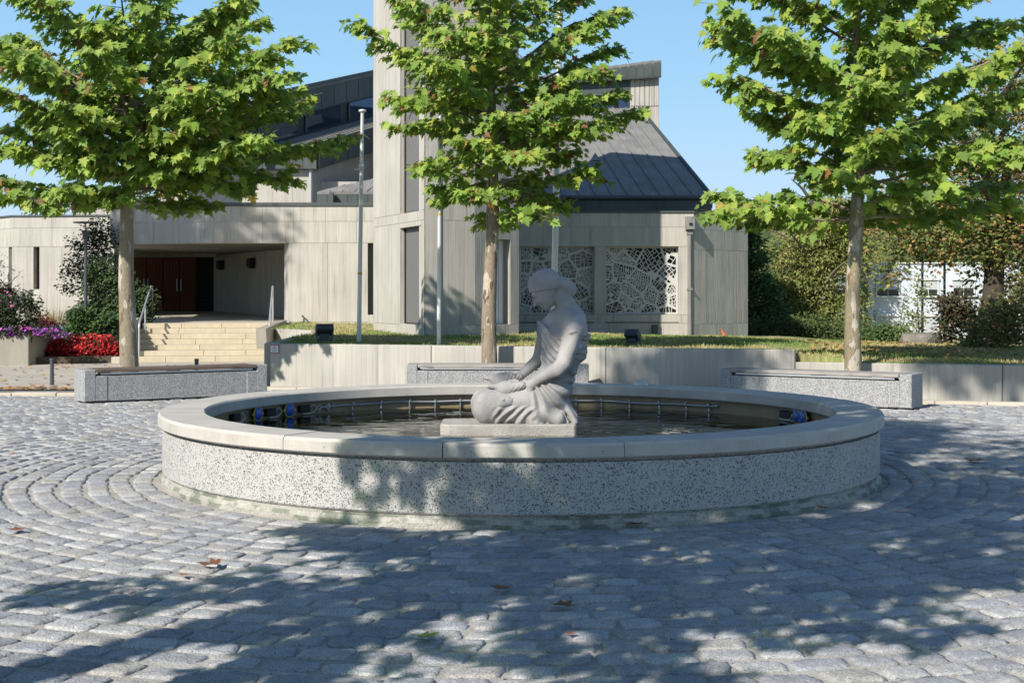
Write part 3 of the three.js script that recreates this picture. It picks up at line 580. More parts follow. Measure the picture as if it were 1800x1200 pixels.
// ---------------------------------------------------------------- benches
function bench(x, d, turn, label, timber) {
  const t = thing('stone_bench', label, 'bench', [x, 0, -d], turn, 'concrete benches round the fountain');
  const L = 2.83, D = .52, H = .49, c = .012;
  // body with a sunken front panel; the timber seat lies in a notch of the top
  const parts = [];
  for (const s of [-1, 1]) {
    const e = s * L / 2, at = (a, b, y0, y1, z0, z1, q) => (s < 0 ? cbox(e + a, e + b, y0, y1, z0, z1, c, q) : cbox(e - b, e - a, y0, y1, z0, z1, c, q));
    parts.push(at(0, .17, .03, H, -D, 0, .1), at(.16, .34, .031, H - .092, -D + .001, -.002, .5));
  }
  parts.push(box(-L / 2 + .33, L / 2 - .33, .033, H - .094, -D + .003, -.012));
  mesh('body', merge(parts), M.bench, t);
  mesh('foot', box(-L / 2 + .06, L / 2 - .06, -.04, .03, -D + .06, -.06), M.black, t);
  for (let k = 0; k < 4; k++) mesh('slat', cbox(-L / 2 + .178, L / 2 - .178, H - .045, H + .002, -D + .01 + k * .132, -D + .01 + k * .132 + .124, .006, k * .7, k * .13), timber, t);
  for (const s of [-1, 0, 1]) mesh('seat_rail', box(s * 1.05 - .03, s * 1.05 + .03, H - .093, H - .046, -D + .03, -.03), M.dark, t);
  mesh('front_rail', box(-L / 2 + .24, L / 2 - .24, H - .075, H - .052, -.03, -.01), M.galvanised, t);
}
{
  const a = Math.atan2(.546, .838);
  bench(-6.18 + .838 * 1.42, 19.95 + .546 * 1.42, a, 'left concrete bench with dark brown timber seat before the stairs', M.darkTimber);
  bench(X(874.5, 21.6), 21.45, -.02, 'middle concrete bench with grey timber seat behind the statue', M.timber);
  bench(5.43 - .838 * 1.41, 18.8 + .546 * 1.41, -a, 'right concrete bench with pale weathered timber seat', M.timber);
}

// ---------------------------------------------------------------- retaining wall and lawn
const wallD = (x) => 22.65 - .31 * x, W0 = -4.2, WSTEP = 4.36, W1 = 13;
{
  const t = thing('retaining_wall', 'long board-marked concrete retaining wall with a step at its right', 'wall');
  const seg = (x0, x1, h, n) => {
    const L = Math.hypot(x1 - x0, wallD(x1) - wallD(x0)), turn = Math.atan2(wallD(x1) - wallD(x0), x1 - x0);
    for (let i = 0; i < n; i++) {
      const a = i / n, m = mesh('wall_panel', cbox(.004, L / n - .004, -.1, h, -.26, 0, .012, i * 3.1 + x0, i * .7), M.concrete, t);
      m.position.set(mix(x0, x1, a), 0, -mix(wallD(x0), wallD(x1), a)); m.rotation.y = turn;
    }
  };
  seg(W0, WSTEP, .725, 3); seg(WSTEP + .003, W1, .535, 3);
}
const LAWN = [[-4.2, 24.2, .70], [0, 23, .70], [4.2, 21.6, .70], [4.7, 21.5, .62], [5.6, 21.25, .54], [8, 20.5, .51], [12, 19.2, .5], [-5.6, 33, .80], [-6.2, 36, .88], [-4.5, 36, .80], [-3.6, 32.4, .73], [-1.9, 29, .70], [.3, 31, .69], [.5, 35.4, .51], [4.6, 35.4, .50], [3, 29, .64], [6.5, 37.6, .42], [8, 28, .50], [9.5, 24, .50], [12, 24, .5], [9, 36, .22], [14, 30, .25], [16, 36, .05], [12, 42, .0], [20, 26, .2], [6, 44, .1], [-5.3, 28, .74], [4.3, 26, .68], [6, 24.5, .56]];
const lawnH = (x, d) => { let w = 0, s = 0; for (const [a, b, h] of LAWN) { const q = 1 / Math.pow((x - a) ** 2 + (d - b) ** 2 + .15, 1.6); w += q; s += q * h; } return s / w; };
const lawnRaise = (x, d) => lawnH(x, d);
{
  const pos = [], idx = [], NX = 110, ND = 60;
  for (let j = -1; j < ND; j++) for (let i = 0; i <= NX; i++) { const x = mix(W0 - .02, 26, i / NX), d = mix(wallD(Math.min(x, 14)) + .2, 46, Math.pow(Math.max(0, j) / (ND - 1), 1.4)); pos.push(x, j < 0 ? 0 : lawnH(x, d) + .012 * n3(x * 1.5, d * 1.5, 0), -d); }
  // left of the wall's end the lawn runs on as a bank beside the stairs
  for (let j = 0; j < ND; j++) for (let i = 0; i < NX; i++) { const a = j * (NX + 1) + i, b = a + NX + 1; idx.push(a, a + 1, b, a + 1, b + 1, b); }
  const g = new THREE.BufferGeometry(); g.setAttribute('position', new THREE.Float32BufferAttribute(pos, 3)); g.setIndex(idx); g.computeVertexNormals();
  const u = new Float32Array(pos.length / 3 * 2); for (let i = 0; i < u.length / 2; i++) { u[i * 2] = pos[i * 3]; u[i * 2 + 1] = pos[i * 3 + 2]; } g.setAttribute('uv', new THREE.BufferAttribute(u, 2));
  structure('lawn', g, M.turf, 'lawn with dry patches behind the retaining wall');
  const bank = [], bi = [], BN = 24;
  for (let j = 0; j <= BN; j++) for (let i = 0; i <= 8; i++) { const d = mix(24.15, 36.4, j / BN), right = W0 - .02, left = mix(-4.21, -5.72, smooth(31, 33, d)) ; const x = mix(left, right, i / 8); bank.push(x, lawnH(right, d) + (x < right ? smooth(0, 1.5, right - x) * .04 : 0) + .012 * n3(x * 1.5, d * 1.5, 0), -d); }
  for (let j = 0; j < BN; j++) for (let i = 0; i < 8; i++) { const a = j * 9 + i, b = a + 9; bi.push(a, a + 1, b, a + 1, b + 1, b); }
  const bg = new THREE.BufferGeometry(); bg.setAttribute('position', new THREE.Float32BufferAttribute(bank, 3)); bg.setIndex(bi); bg.computeVertexNormals();
  const bu = new Float32Array(bank.length / 3 * 2); for (let i = 0; i < bu.length / 2; i++) { bu[i * 2] = bank[i * 3]; bu[i * 2 + 1] = bank[i * 3 + 2]; } bg.setAttribute('uv', new THREE.BufferAttribute(bu, 2));
  structure('lawn_bank', bg, M.turf, 'grass bank beside the stairs');
  // side wall of the bank along the stairs
  const side = thing('stair_side_wall', 'low concrete side wall between the stairs and the lawn', 'wall');
  const P = [[-4.22, 24.2, .725], [-4.35, 30.6, .77], [-5.72, 32.9, .80]];
  for (let k = 0; k < 2; k++) { const [a, b] = [P[k], P[k + 1]], L = Math.hypot(b[0] - a[0], b[1] - a[1]), m = mesh('wall_panel', cbox(0, L, -.1, a[2], -.12, .1, .01, k), M.concrete, side); m.position.set(a[0], 0, -a[1]); m.rotation.y = Math.atan2(b[1] - a[1], b[0] - a[0]); }
  // grass blades
  const R = rng(41), n = 90000, blade = new THREE.BufferGeometry(); blade.setAttribute('position', new THREE.Float32BufferAttribute([-.006, 0, 0, .006, 0, 0, .004, .6, .12, 0, 1, .35], 3)); blade.setIndex([0, 1, 2, 0, 2, 3]); blade.computeVertexNormals();
  const im = new THREE.InstancedMesh(blade, plain(1, 1, 1, .9), n), m4 = new THREE.Matrix4(), q = new THREE.Quaternion(), e = new THREE.Euler(); let c = 0;
  while (c < n) {
    const d = mix(20.3, 37, Math.pow(R(), 1.5)), x = mix(-5.6, 13, R()); if (d < wallD(x) + .25 || (x < -4.3 && d < 31.5) || (x < -5.5)) continue;
    const dry = smooth(.35, .62, .5 + .5 * n3(x * .55, d * .4, 3) + .25 * n3(x * 2, d * 2, 9)), hgt = .03 + R() * .035 + (R() < .04 ? .03 : 0), t = .55 + R() * .7;
    im.setMatrixAt(c, m4.compose(V(x, lawnH(x, d) - .005, -d), q.setFromEuler(e.set((R() - .5) * .7, R() * 6.28, (R() - .5) * .7)), V(1, hgt, hgt)));
    im.setColorAt(c++, rgb(mix(.165, .44, dry) * t, mix(.255, .37, dry) * t, mix(.05, .165, dry) * t));
  }
  im.name = 'grass'; im.userData = { kind: 'stuff', label: 'short grass blades on the lawn', category: 'grass' }; im.castShadow = im.receiveShadow = true; scene.add(im);
}

// ---------------------------------------------------------------- church
const church = thing('church', 'modern board-marked concrete church with tower and dark metal roofs', 'church');
// wall between plan points a and b (x, d): a core, and panels set 12 mm proud with open joints. rows: [y0, y1, panel width, offset]
function wall(a, b, rows, thick, mat, coreMat, name = 'wall') {
  const L = Math.hypot(b[0] - a[0], b[1] - a[1]), y0 = Math.min(...rows.map((r) => r[0])), y1 = Math.max(...rows.map((r) => r[1])), S = Math.round(Math.abs(a[0] * 31 + b[1] * 17 + y1 * 7));
  const core = mesh(name, box(0, L, y0, y1 - .002, -thick, -.014), coreMat || mat, church);
  core.position.set(a[0], 0, -a[1]); core.rotation.y = Math.atan2(b[1] - a[1], b[0] - a[0]);
  rows.forEach(([p, q, w, off = 0], r) => {
    const cuts = [0]; for (let x = off || w; x < L - .12; x += w) cuts.push(x); cuts.push(L);
    for (let i = 0; i < cuts.length - 1; i++) mesh('concrete_panel', box(cuts[i] + (i ? .004 : 0), cuts[i + 1] - (i < cuts.length - 2 ? .004 : 0), p + .004, q - .004, -.03, 0, (i * 1.37 + r * 2.1 + S * .61) % 4, (i * .93 + r * 1.7) % 4), mat, core);
  });
  return core;
}
function coping(a, b, y, h = .05, out = .035, depth = .4) {
  const L = Math.hypot(b[0] - a[0], b[1] - a[1]), m = mesh('coping', box(-.01, L + .01, y, y + h, -depth, out), M.coping, church);
  m.position.set(a[0], 0, -a[1]); m.rotation.y = Math.atan2(b[1] - a[1], b[0] - a[0]); return m;
}
// --- tower: plan corners seen from left to right
const TA = [X(656, 32.3), 32.3], TB = [X(745, 28.9), 28.9], TC = [X(835, 29.5), 29.5], TD = [X(912, 30.5), 30.5], TOP = 13.2;
{
  const on = (p, q, t) => [mix(p[0], q[0], t), mix(p[1], q[1], t)], low = .5, sill = Y(570, 30);
  // face A-B with the two perforated slits
  const s0 = .555, s1 = .95;                                             // slit along the face
  const yl0 = Y(570, 29.6), yl1 = Y(398, 29.6), yu0 = Y(372, 29.6), ym = Y(389, 29.6);
  wall(TA, on(TA, TB, s0), [[low, yl0 - .02, 9], [yl0 - .02, ym, 9], [ym, yu0, 9], [yu0, 9.2, 9], [9.2, TOP, 9]], .35, M.concrete);
  wall(on(TA, TB, s1), TB, [[low, yl0 - .02, 9], [yl0 - .02, ym, 9], [ym, yu0, 9], [yu0, 9.2, 9], [9.2, TOP, 9]], .35, M.concrete);
  const lintel = wall(on(TA, TB, s0), on(TA, TB, s1), [[yl1, ym, 9], [ym, yu0, 9]], .35, M.concrete);
  wall(on(TA, TB, s0), on(TA, TB, s1), [[low, yl0, 9]], .35, M.concrete);
  for (const [a, b] of [[yl0, yl1], [yu0, TOP - .8]]) {
    const p = on(TA, TB, s0), q = on(TA, TB, s1), L = Math.hypot(q[0] - p[0], q[1] - p[1]);
    const g = mesh('perforated_panel', box(.03, L - .03, a + .02, b - .02, -.2, -.13), M.perforated, church); g.position.set(p[0], 0, -p[1]); g.rotation.y = Math.atan2(q[1] - p[1], q[0] - p[0]);
    const f = mesh('panel_frame', merge([box(.001, .035, a, b, -.22, -.1), box(L - .035, L - .001, a, b, -.22, -.1), box(.035, L - .035, b - .03, b, -.22, -.1), box(.035, L - .035, a, a + .03, -.22, -.1)]), M.dark, church); f.position.copy(g.position); f.rotation.y = g.rotation.y;
  }
  // face B-C, set 3 cm back at its left edge, face C-D with the door niche
  const B2 = [TB[0] + .05, TB[1] + .03];
  wall(B2, TC, [[low, sill, 9], [sill, Y(387, 29.2), 9], [Y(387, 29.2), Y(230, 29.2), 9], [Y(230, 29.2), Y(186, 29.2), 9], [Y(186, 29.2), TOP, 9]], .35, M.concrete);
  const d0 = .34, d1 = .80, dt = Y(421, 30.2);
  wall(TC, on(TC, TD, d0), [[low, sill, 9], [sill, TOP, 9]], .3, M.roughConcrete);
  wall(on(TC, TD, d1), TD, [[low, sill, 9], [sill, TOP, 9]], .3, M.roughConcrete);
  wall(on(TC, TD, d0), on(TC, TD, d1), [[dt, TOP, 9]], .3, M.roughConcrete);
  wall(on(TC, TD, d0), on(TC, TD, d1), [[low, sill, 9]], .3, M.roughConcrete);
  const p = on(TC, TD, d0), q = on(TC, TD, d1), L = Math.hypot(q[0] - p[0], q[1] - p[1]), turn = Math.atan2(q[1] - p[1], q[0] - p[0]);
  const door = mesh('tower_door', box(.0, L, sill, dt, -.28, -.2), M.lightGrey, church); door.position.set(p[0], 0, -p[1]); door.rotation.y = turn;
  for (let k = 0; k < 4; k++) mesh('door_rib', box(.02 + k * (L - .04) / 4, .02 + (k + 1) * (L - .04) / 4 - .02, sill + .02, dt - .02, -.2, -.188), M.white, door);
  // back of the tower
  mesh('tower_back', prism([[TA[0] + .1, TA[1] + .1], [TD[0] - .05, TD[1] + .2], [TD[0] - .6, TD[1] + 3.4], [TA[0] + .35, TA[1] + 2.6]].map(([x, d]) => [x, d]), .4, TOP - .05), M.concrete, church);
}
// --- low right hall with the two screens
const FD = 35.4, yr = (py) => Y(py, FD), fx = (px) => X(px, FD);
{
  const F0 = [fx(905), FD], F1 = [fx(1220), FD], E = [X(1315, 37.05), 37.05];
  wall(F0, F1, [[yr(399), yr(374), 1.02, .4], [yr(433), yr(399), 1.02, .4]], .4, M.concrete);
  wall(F0, F1, [[.25, yr(568), 1.9, 1.9], [yr(568), yr(553), 9]], .4, M.concrete);
  for (const [a, b] of [[905, 913], [1045, 1064], [1193, 1220]]) wall([fx(a), FD], [fx(b), FD], [[yr(553), yr(433), 9]], .4, M.concrete);
  // the receding end wall, rougher boards
  wall(F1, E, [[yr(403), yr(374), 9], [yr(438), yr(403), 9], [yr(570), yr(438), 1.35, 1.2], [.2, yr(570), 9]], .4, M.roughConcrete);
  wall(E, [E[0] - 1.4, E[1] + 6], [[.1, yr(374), 9]], .4, M.roughConcrete);
  coping(F0, F1, yr(374) + .001); coping(F1, E, yr(374) + .001);
  mesh('flat_roof', prism([[F0[0], FD + .3], [F1[0] - .2, FD + .3], [E[0] - .4, E[1] + .1], [E[0] - 1.7, E[1] + 6], [F0[0], 43]].map(([x, d]) => [x, d]), yr(374) - .25, yr(374) - .1), M.zinc, church);
  // city-map screens: convex blocks cut out of a pale sheet
  const clip = (poly, nx, ny, c) => { const out = []; for (let i = 0; i < poly.length; i++) { const [a, b] = [poly[i], poly[(i + 1) % poly.length]], da = a[0] * nx + a[1] * ny - c, db = b[0] * nx + b[1] * ny - c; if (da >= 0) out.push(a); if ((da >= 0) !== (db >= 0)) { const t = da / (da - db); out.push([mix(a[0], b[0], t), mix(a[1], b[1], t)]); } } return out; };
  const areaOf = (p) => { let s = 0; for (let i = 0; i < p.length; i++) { const [a, b] = [p[i], p[(i + 1) % p.length]]; s += a[0] * b[1] - a[1] * b[0]; } return s / 2; };
  const inset = (poly, w) => { let p = poly; for (let i = 0; i < poly.length && p.length > 2; i++) { const [a, b] = [poly[i], poly[(i + 1) % poly.length]], l = Math.hypot(b[0] - a[0], b[1] - a[1]); if (l < 1e-6) continue; const nx = -(b[1] - a[1]) / l, ny = (b[0] - a[0]) / l; p = clip(p, nx, ny, a[0] * nx + a[1] * ny + w); } return p; };
  const screen = (px0, px1, seed, label) => {
    const R = rng(seed), x0 = fx(px0), x1 = fx(px1), W = x1 - x0, y0 = yr(552), y1 = yr(433), H = y1 - y0, sites = [], holes = [];
    for (let k = 0; k < 400 && sites.length < 26; k++) { const p = [R() * (W + .3) - .15, R() * (H + .3) - .15]; if (sites.every((s) => Math.hypot(s[0] - p[0], s[1] - p[1]) > .24)) sites.push(p); }
    const divide = (poly, ang, small, depth) => {
      const A = areaOf(poly); if (poly.length < 3 || A < .00035) return;
      if (A < small * (.6 + R() * 1.2) || depth > 6) { const p = inset(poly, .0075 + R() * .004); if (p.length > 2 && areaOf(p) > .0003 && R() > .05) holes.push(p); return; }
      const nx = Math.cos(ang), ny = Math.sin(ang), e = poly.map((p) => p[0] * nx + p[1] * ny), f = poly.map((p) => -p[0] * ny + p[1] * nx), we = Math.max(...e) - Math.min(...e), wf = Math.max(...f) - Math.min(...f);
      const [mx, my, lo, hi] = we > wf * 1.15 ? [nx, ny, Math.min(...e), Math.max(...e)] : [-ny, nx, Math.min(...f), Math.max(...f)], c = mix(lo, hi, .36 + R() * .28), tw = (R() - .5) * .35, tx = mx * Math.cos(tw) - my * Math.sin(tw), ty = mx * Math.sin(tw) + my * Math.cos(tw), mid = poly.reduce((s, p) => [s[0] + p[0] / poly.length, s[1] + p[1] / poly.length], [0, 0]), cc = c + (tx - mx) * mid[0] + (ty - my) * mid[1];
      divide(clip(poly, tx, ty, cc), ang, small, depth + 1); divide(clip(poly, -tx, -ty, -cc), ang, small, depth + 1);
    };
    for (const s of sites) {
      let p = [[.012, .012], [W - .012, .012], [W - .012, H - .012], [.012, H - .012]];
      for (const o of sites) if (o !== s) { const nx = s[0] - o[0], ny = s[1] - o[1], l = Math.hypot(nx, ny); p = clip(p, nx / l, ny / l, ((s[0] ** 2 + s[1] ** 2) - (o[0] ** 2 + o[1] ** 2)) / 2 / l); if (p.length < 3) break; }
      if (p.length > 2) { const q = inset(p, .010 + R() * .02); if (q.length > 2) divide(q, R() * 3.14, R() < .3 ? .003 : R() < .5 ? .012 : .0065, 0); }
    }
    const sh = new THREE.Shape([[0, 0], [W, 0], [W, H], [0, H]].map((p) => new THREE.Vector2(...p)));
    for (const h of holes) { const path = new THREE.Path(h.slice().reverse().map((p) => new THREE.Vector2(...p))); sh.holes.push(path); }
    const g = uvm(new THREE.ExtrudeGeometry(sh, { depth: .02, bevelEnabled: false }));
    const m = mesh('window_screen', g, plain(.50, .49, .46, .6), church, { label }); m.position.set(x0, y0, -FD - .2);
    const glass = mesh('window_glass', box(x0, x1, y0, y1, -FD - .32, -FD - .30), M.glass, church);
    for (const e of [x0, x1 - .03]) mesh('window_jamb', box(e, e + .03, y0, y1, -FD - .33, -FD - .22), M.dark, church);
    // sloping sill
    mesh('window_sill', slab(V(x0, yr(566), -FD + .02), V(x1, yr(566), -FD + .02), V(x1 - .02, y0 + .01, -FD - .2), V(x0 + .02, y0 + .01, -FD - .2), .1), lit(T.boards, .01, .9, { color: rgb(.62, .58, .52) }), church);
  };
  screen(913, 1045, 11, 'pale window screen cut like a city map, nearer the tower'); screen(1064, 1193, 29, 'pale window screen cut like a city map, nearer the right end');
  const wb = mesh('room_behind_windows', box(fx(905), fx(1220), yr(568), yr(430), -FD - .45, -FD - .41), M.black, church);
  // downpipe with hopper, camera, vent
  const pipe = mesh('downpipe', merge([tube([V(0, yr(590), .06), V(0, yr(404), .06)], [.055, .055], 12), cbox(-.11, .12, yr(404), yr(381), -.0, .2, .01), box(-.07, .07, yr(412), yr(404), .01, .12), box(-.065, .065, yr(510), yr(506), 0, .125)]), M.zinc, church); pipe.position.set(fx(1212), 0, -FD + .01);
  mesh('camera_spout', box(-.03, .05, yr(396), yr(392), .2, .23), M.black, pipe);
  const vent = mesh('vent_box', cbox(fx(1146), fx(1159), yr(589), yr(571), -FD, -FD + .1, .01), M.copper, church);
  const foot = thing('orange_marker', 'small orange plastic marker lying at the foot of the end wall', 'marker', [X(1271, 36.2), lawnH(X(1271, 36.2), 36.2), -36.2]);
  mesh('blade', uvm(new THREE.ConeGeometry(.06, .26, 10).rotateZ(.5).translate(0, .1, .0)), M.orange, foot);
}
// --- large pitched roof over the right hall: panels with standing seams, eave fascia
{
  const up = V(-.113, .384, -1), e0 = V(-2.2, 4.29, -38.5), e1 = V(X(1247.5, 38.5), 4.29, -38.5), K = 9.77, n = 17;
  const nrm = V().crossVectors(e1.clone().sub(e0), up).normalize();
  const deck = mesh('main_roof', slab(e0, e1, e1.clone().addScaledVector(up, K), e0.clone().addScaledVector(up, K), .25), M.zinc, church);
  for (let i = 0; i < n; i++) {
    const a = e0.clone().lerp(e1, i / n).addScaledVector(nrm, .012), b = e0.clone().lerp(e1, (i + 1) / n - .002).addScaledVector(nrm, .012), w = V(.026, 0, 0);
    const sheetPart = slab(a, b, b.clone().addScaledVector(up, K), a.clone().addScaledVector(up, K), .011), s0 = a.clone().addScaledVector(nrm, .035), seam = slab(s0, s0.clone().add(w), s0.clone().add(w).addScaledVector(up, K), s0.clone().addScaledVector(up, K), .036);
    mesh('roof_panel', merge([sheetPart, seam]), M.zinc, deck);
  }
  mesh('verge', slab(e1.clone().addScaledVector(nrm, .06), e1.clone().add(V(.1, 0, 0)).addScaledVector(nrm, .06), e1.clone().add(V(.1, 0, 0)).addScaledVector(up, K).addScaledVector(nrm, .06), e1.clone().addScaledVector(up, K).addScaledVector(nrm, .06), .4), M.copper, deck);
  const hatch = e0.clone().lerp(e1, .665).addScaledVector(up, 3.5).addScaledVector(nrm, .03); mesh('roof_vent', merge([uvm(new THREE.ConeGeometry(.22, .26, 4, 1).rotateY(.8).translate(hatch.x, hatch.y + .08, hatch.z))]), M.zinc, deck);
  const fas = mesh('eave_fascia', box(e0.x, e1.x + .05, Y(371, 38.5), 4.22, -39, -38.42), M.copper, church);
  for (let i = 0; i < 15; i++) mesh('fascia_panel', box(mix(e0.x, e1.x + .05, i / 15) + .004, mix(e0.x, e1.x + .05, (i + 1) / 15) - .014, Y(371, 38.5) + .01, 4.2, -38.42, -38.41), M.copper, fas);
  mesh('gutter', tube([V(e0.x, 4.25, -38.36), V(e1.x + .08, 4.25, -38.36)], [.065, .065], 10), M.coping, church);
  mesh('hall_wall', box(e0.x, e1.x - .25, 2.6, Y(371, 38.5), -47, -38.9), M.concrete, church);
  // gable wall closing the right side under the roof
  const q = e1.clone().add(V(-.25, -.3, -.3)), r = e1.clone().addScaledVector(up, K).add(V(-.25, -.3, .3));
  mesh('gable', slab(V(q.x, 3, q.z), V(r.x, 3, r.z), V(r.x, r.y, r.z), V(q.x, q.y, q.z), .2), M.copper, church);
  // raised tower block behind with shed roof, clerestory glass and a fluted end wall
  const D = 49.2, bx = (p) => X(p, D), by = (p) => Y(p, D);
  mesh('rear_wall', box(bx(1108), bx(1158.5), 3, by(128), -D - 4, -D), M.roughConcrete, church);
  for (let i = 0; i < 6; i++) mesh('wall_board', box(mix(bx(1108), bx(1158.5), i / 6) + .012, mix(bx(1108), bx(1158.5), (i + 1) / 6) - .012, by(186), by(140), -D, -D + .03, i * .7), M.roughConcrete, church);
  mesh('rear_wall', box(bx(960), bx(1108), 3, by(205), -D - 3.9, -D + .3), M.roughConcrete, church);
  const gl = mesh('clerestory_glass', box(bx(990), bx(1108), by(205), by(168), -D - .2, -D - .12), M.skyGlass, church);
  for (let i = 0; i < 6; i++) mesh('glazing_bar', box(mix(bx(990), bx(1108), i / 5) - .025, mix(bx(990), bx(1108), i / 5) + .025, by(205), by(165), -D - .12, -D - .05), M.coping, gl);
  const top = mesh('upper_fascia', box(bx(960), bx(1108), by(168), by(140), -D - 4, -D + .05), M.copper, church);
  const F = [[V(bx(975), by(150), -D + .3), V(bx(1161), by(138), -D + .3), V(bx(1161), by(108), -D + .3), V(bx(975), by(132), -D + .3)]];
  const band = mesh('upper_fascia', slab(...F[0], .12), M.copper, church);
  for (let i = 0; i < 13; i++) { const t0 = i / 13 + .004, t1 = (i + 1) / 13 - .008, [a, b, c, d] = F[0]; mesh('fascia_panel', slab(a.clone().lerp(b, t0).add(V(0, .03, .012)), a.clone().lerp(b, t1).add(V(0, .03, .012)), d.clone().lerp(c, t1).add(V(0, -.03, .012)), d.clone().lerp(c, t0).add(V(0, -.03, .012)), .011), M.copper, band); }
  const ra = V(bx(975), by(132), -D + .32), rb = V(bx(1161), by(108), -D + .32), rup = V(-.25, .10, -1), sh = mesh('shed_roof', slab(ra, rb, rb.clone().addScaledVector(rup, 4), ra.clone().addScaledVector(rup, 4), .12), M.zinc, church);
  for (let i = 0; i < 12; i++) { const a = ra.clone().lerp(rb, i / 12).add(V(0, .03, 0)), b = ra.clone().lerp(rb, i / 12 + .01).add(V(0, .03, 0)); mesh('roof_seam', slab(a, b, b.clone().addScaledVector(rup, 4), a.clone().addScaledVector(rup, 4), .03), M.zinc, sh); }
}
// --- low front with the entrance canopy, left of the tower
const CD = 36, yc = (py) => Y(py, CD), cx = (px) => X(px, CD);
{
  const C0 = [X(193, 37.3), 37.3], C1 = [cx(371.5), CD], C2 = [cx(660), CD], ceil = yc(427);
  wall(C0, C1, [[yc(389), yc(362), .82, .6], [ceil, yc(389), .82, .6]], .5, M.concrete);
  wall(C1, C2, [[yc(389), yc(362), .82, .5], [ceil, yc(389), .82, .5]], .5, M.concrete);
  coping(C0, C1, yc(362) + .001, .09); coping(C1, C2, yc(362) + .001, .09);
  // front wall right of the entrance, its base and its slit window by the tower
  wall([cx(508), CD], [cx(646), CD], [[yc(566), ceil, 1.15, 1.0]], .5, M.concrete);
  wall([cx(508), CD], [cx(646), CD], [[.3, yc(566), 1.5, 1.2]], .5, M.concrete);
  wall([cx(495), CD + .4], [cx(508), CD], [[.3, yc(566), 9], [yc(566), ceil, 9]], .4, M.concrete);
  const slit = mesh('slit_window', box(cx(646), cx(654), yc(553), ceil, -CD - .3, -CD - .26), M.glass, church);
  mesh('slit_screen', box(cx(646.5), cx(653.5), yc(553), ceil, -CD - .25, -CD - .235), M.perforated, slit);
  wall([cx(646), CD], [cx(660), CD], [[.3, yc(553), 9]], .5, M.concrete);
  // canopy soffit and roof
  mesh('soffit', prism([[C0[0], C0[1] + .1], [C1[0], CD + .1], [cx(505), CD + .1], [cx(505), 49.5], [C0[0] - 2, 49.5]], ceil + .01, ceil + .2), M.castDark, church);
  mesh('flat_roof', prism([[C0[0], C0[1] + .3], [C1[0], CD + .3], [C2[0], CD + .3], [C2[0], 44], [C0[0], 46]], yc(362) - .3, yc(362) - .15), M.zinc, church);
  // recess: side wall, glazed doors, back wall
  const G0 = [X(375, 48), 48], G1 = [X(498, 41), 41];
  wall(G0, G1, [[.6, ceil, 1.25, 1.0]], .3, M.concrete);
  wall(G1, [cx(497), CD + .5], [[.6, ceil, 9]], .2, M.concrete);
  const yd = (p) => Y(p, 48), dx = (p) => X(p, 48);
  const frame = mesh('door_frame', merge([box(dx(225), dx(375), yd(438), yd(427) + .3, -48.12, -47.98), box(dx(344), dx(348), yd(548), yd(438), -48.12, -47.98), box(dx(371), dx(375), yd(548), yd(438), -48.12, -47.98), box(dx(225), dx(375), yd(447), yd(444), -48.12, -47.98)]), M.black, church);
  for (let k = 0; k < 4; k++) {
    const leaf = mesh('door', box(dx(228) + k * (dx(344) - dx(228)) / 4 + .01, dx(228) + (k + 1) * (dx(344) - dx(228)) / 4 - .01, yd(547), yd(447), -48.1, -48.02), M.door, church);
    for (let j = 0; j < 5; j++) { const a = dx(228) + k * (dx(344) - dx(228)) / 4 + .03, w = ((dx(344) - dx(228)) / 4 - .06) / 5; mesh('plank', box(a + j * w + .006, a + (j + 1) * w - .006, yd(547) + .03, yd(447) - .03, -48.02, -48.0), M.door, leaf); }
    const hx = dx(228) + (k + (k % 2 ? .12 : .88)) * (dx(344) - dx(228)) / 4; mesh('handle', tube([V(hx, yd(512), -47.95), V(hx, yd(490), -47.95)], [.02, .02], 8), M.steel, leaf);
  }
  const side = mesh('side_glass', box(dx(348), dx(371), yd(547), yd(447), -48.08, -48.04), M.glass, church); mesh('glazing_bar', box(dx(348), dx(371), yd(528), yd(526), -48.04, -48.0), M.dark, side);
  mesh('transom_glass', box(dx(225), dx(371), yd(444), yd(438), -48.08, -48.04), M.glass, church);
  mesh('recess_wall', box(dx(120), dx(225), .4, ceil, -48.4, -48), M.concrete, church);
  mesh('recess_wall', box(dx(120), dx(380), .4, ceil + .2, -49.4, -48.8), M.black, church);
  for (const t of [.16, .62]) {
    const p = [mix(G0[0], G1[0], t), mix(G0[1], G1[1], t)], m = mesh('wall_lamp', merge([cbox(-.16, .16, -.14, .14, .01, .22, .03), box(-.1, .1, -.18, -.12, .02, .16)]), M.black, church); m.position.set(p[0], yc(427) - .34, -p[1]); m.rotation.y = Math.atan2(G1[1] - G0[1], G1[0] - G0[0]);
  }
}
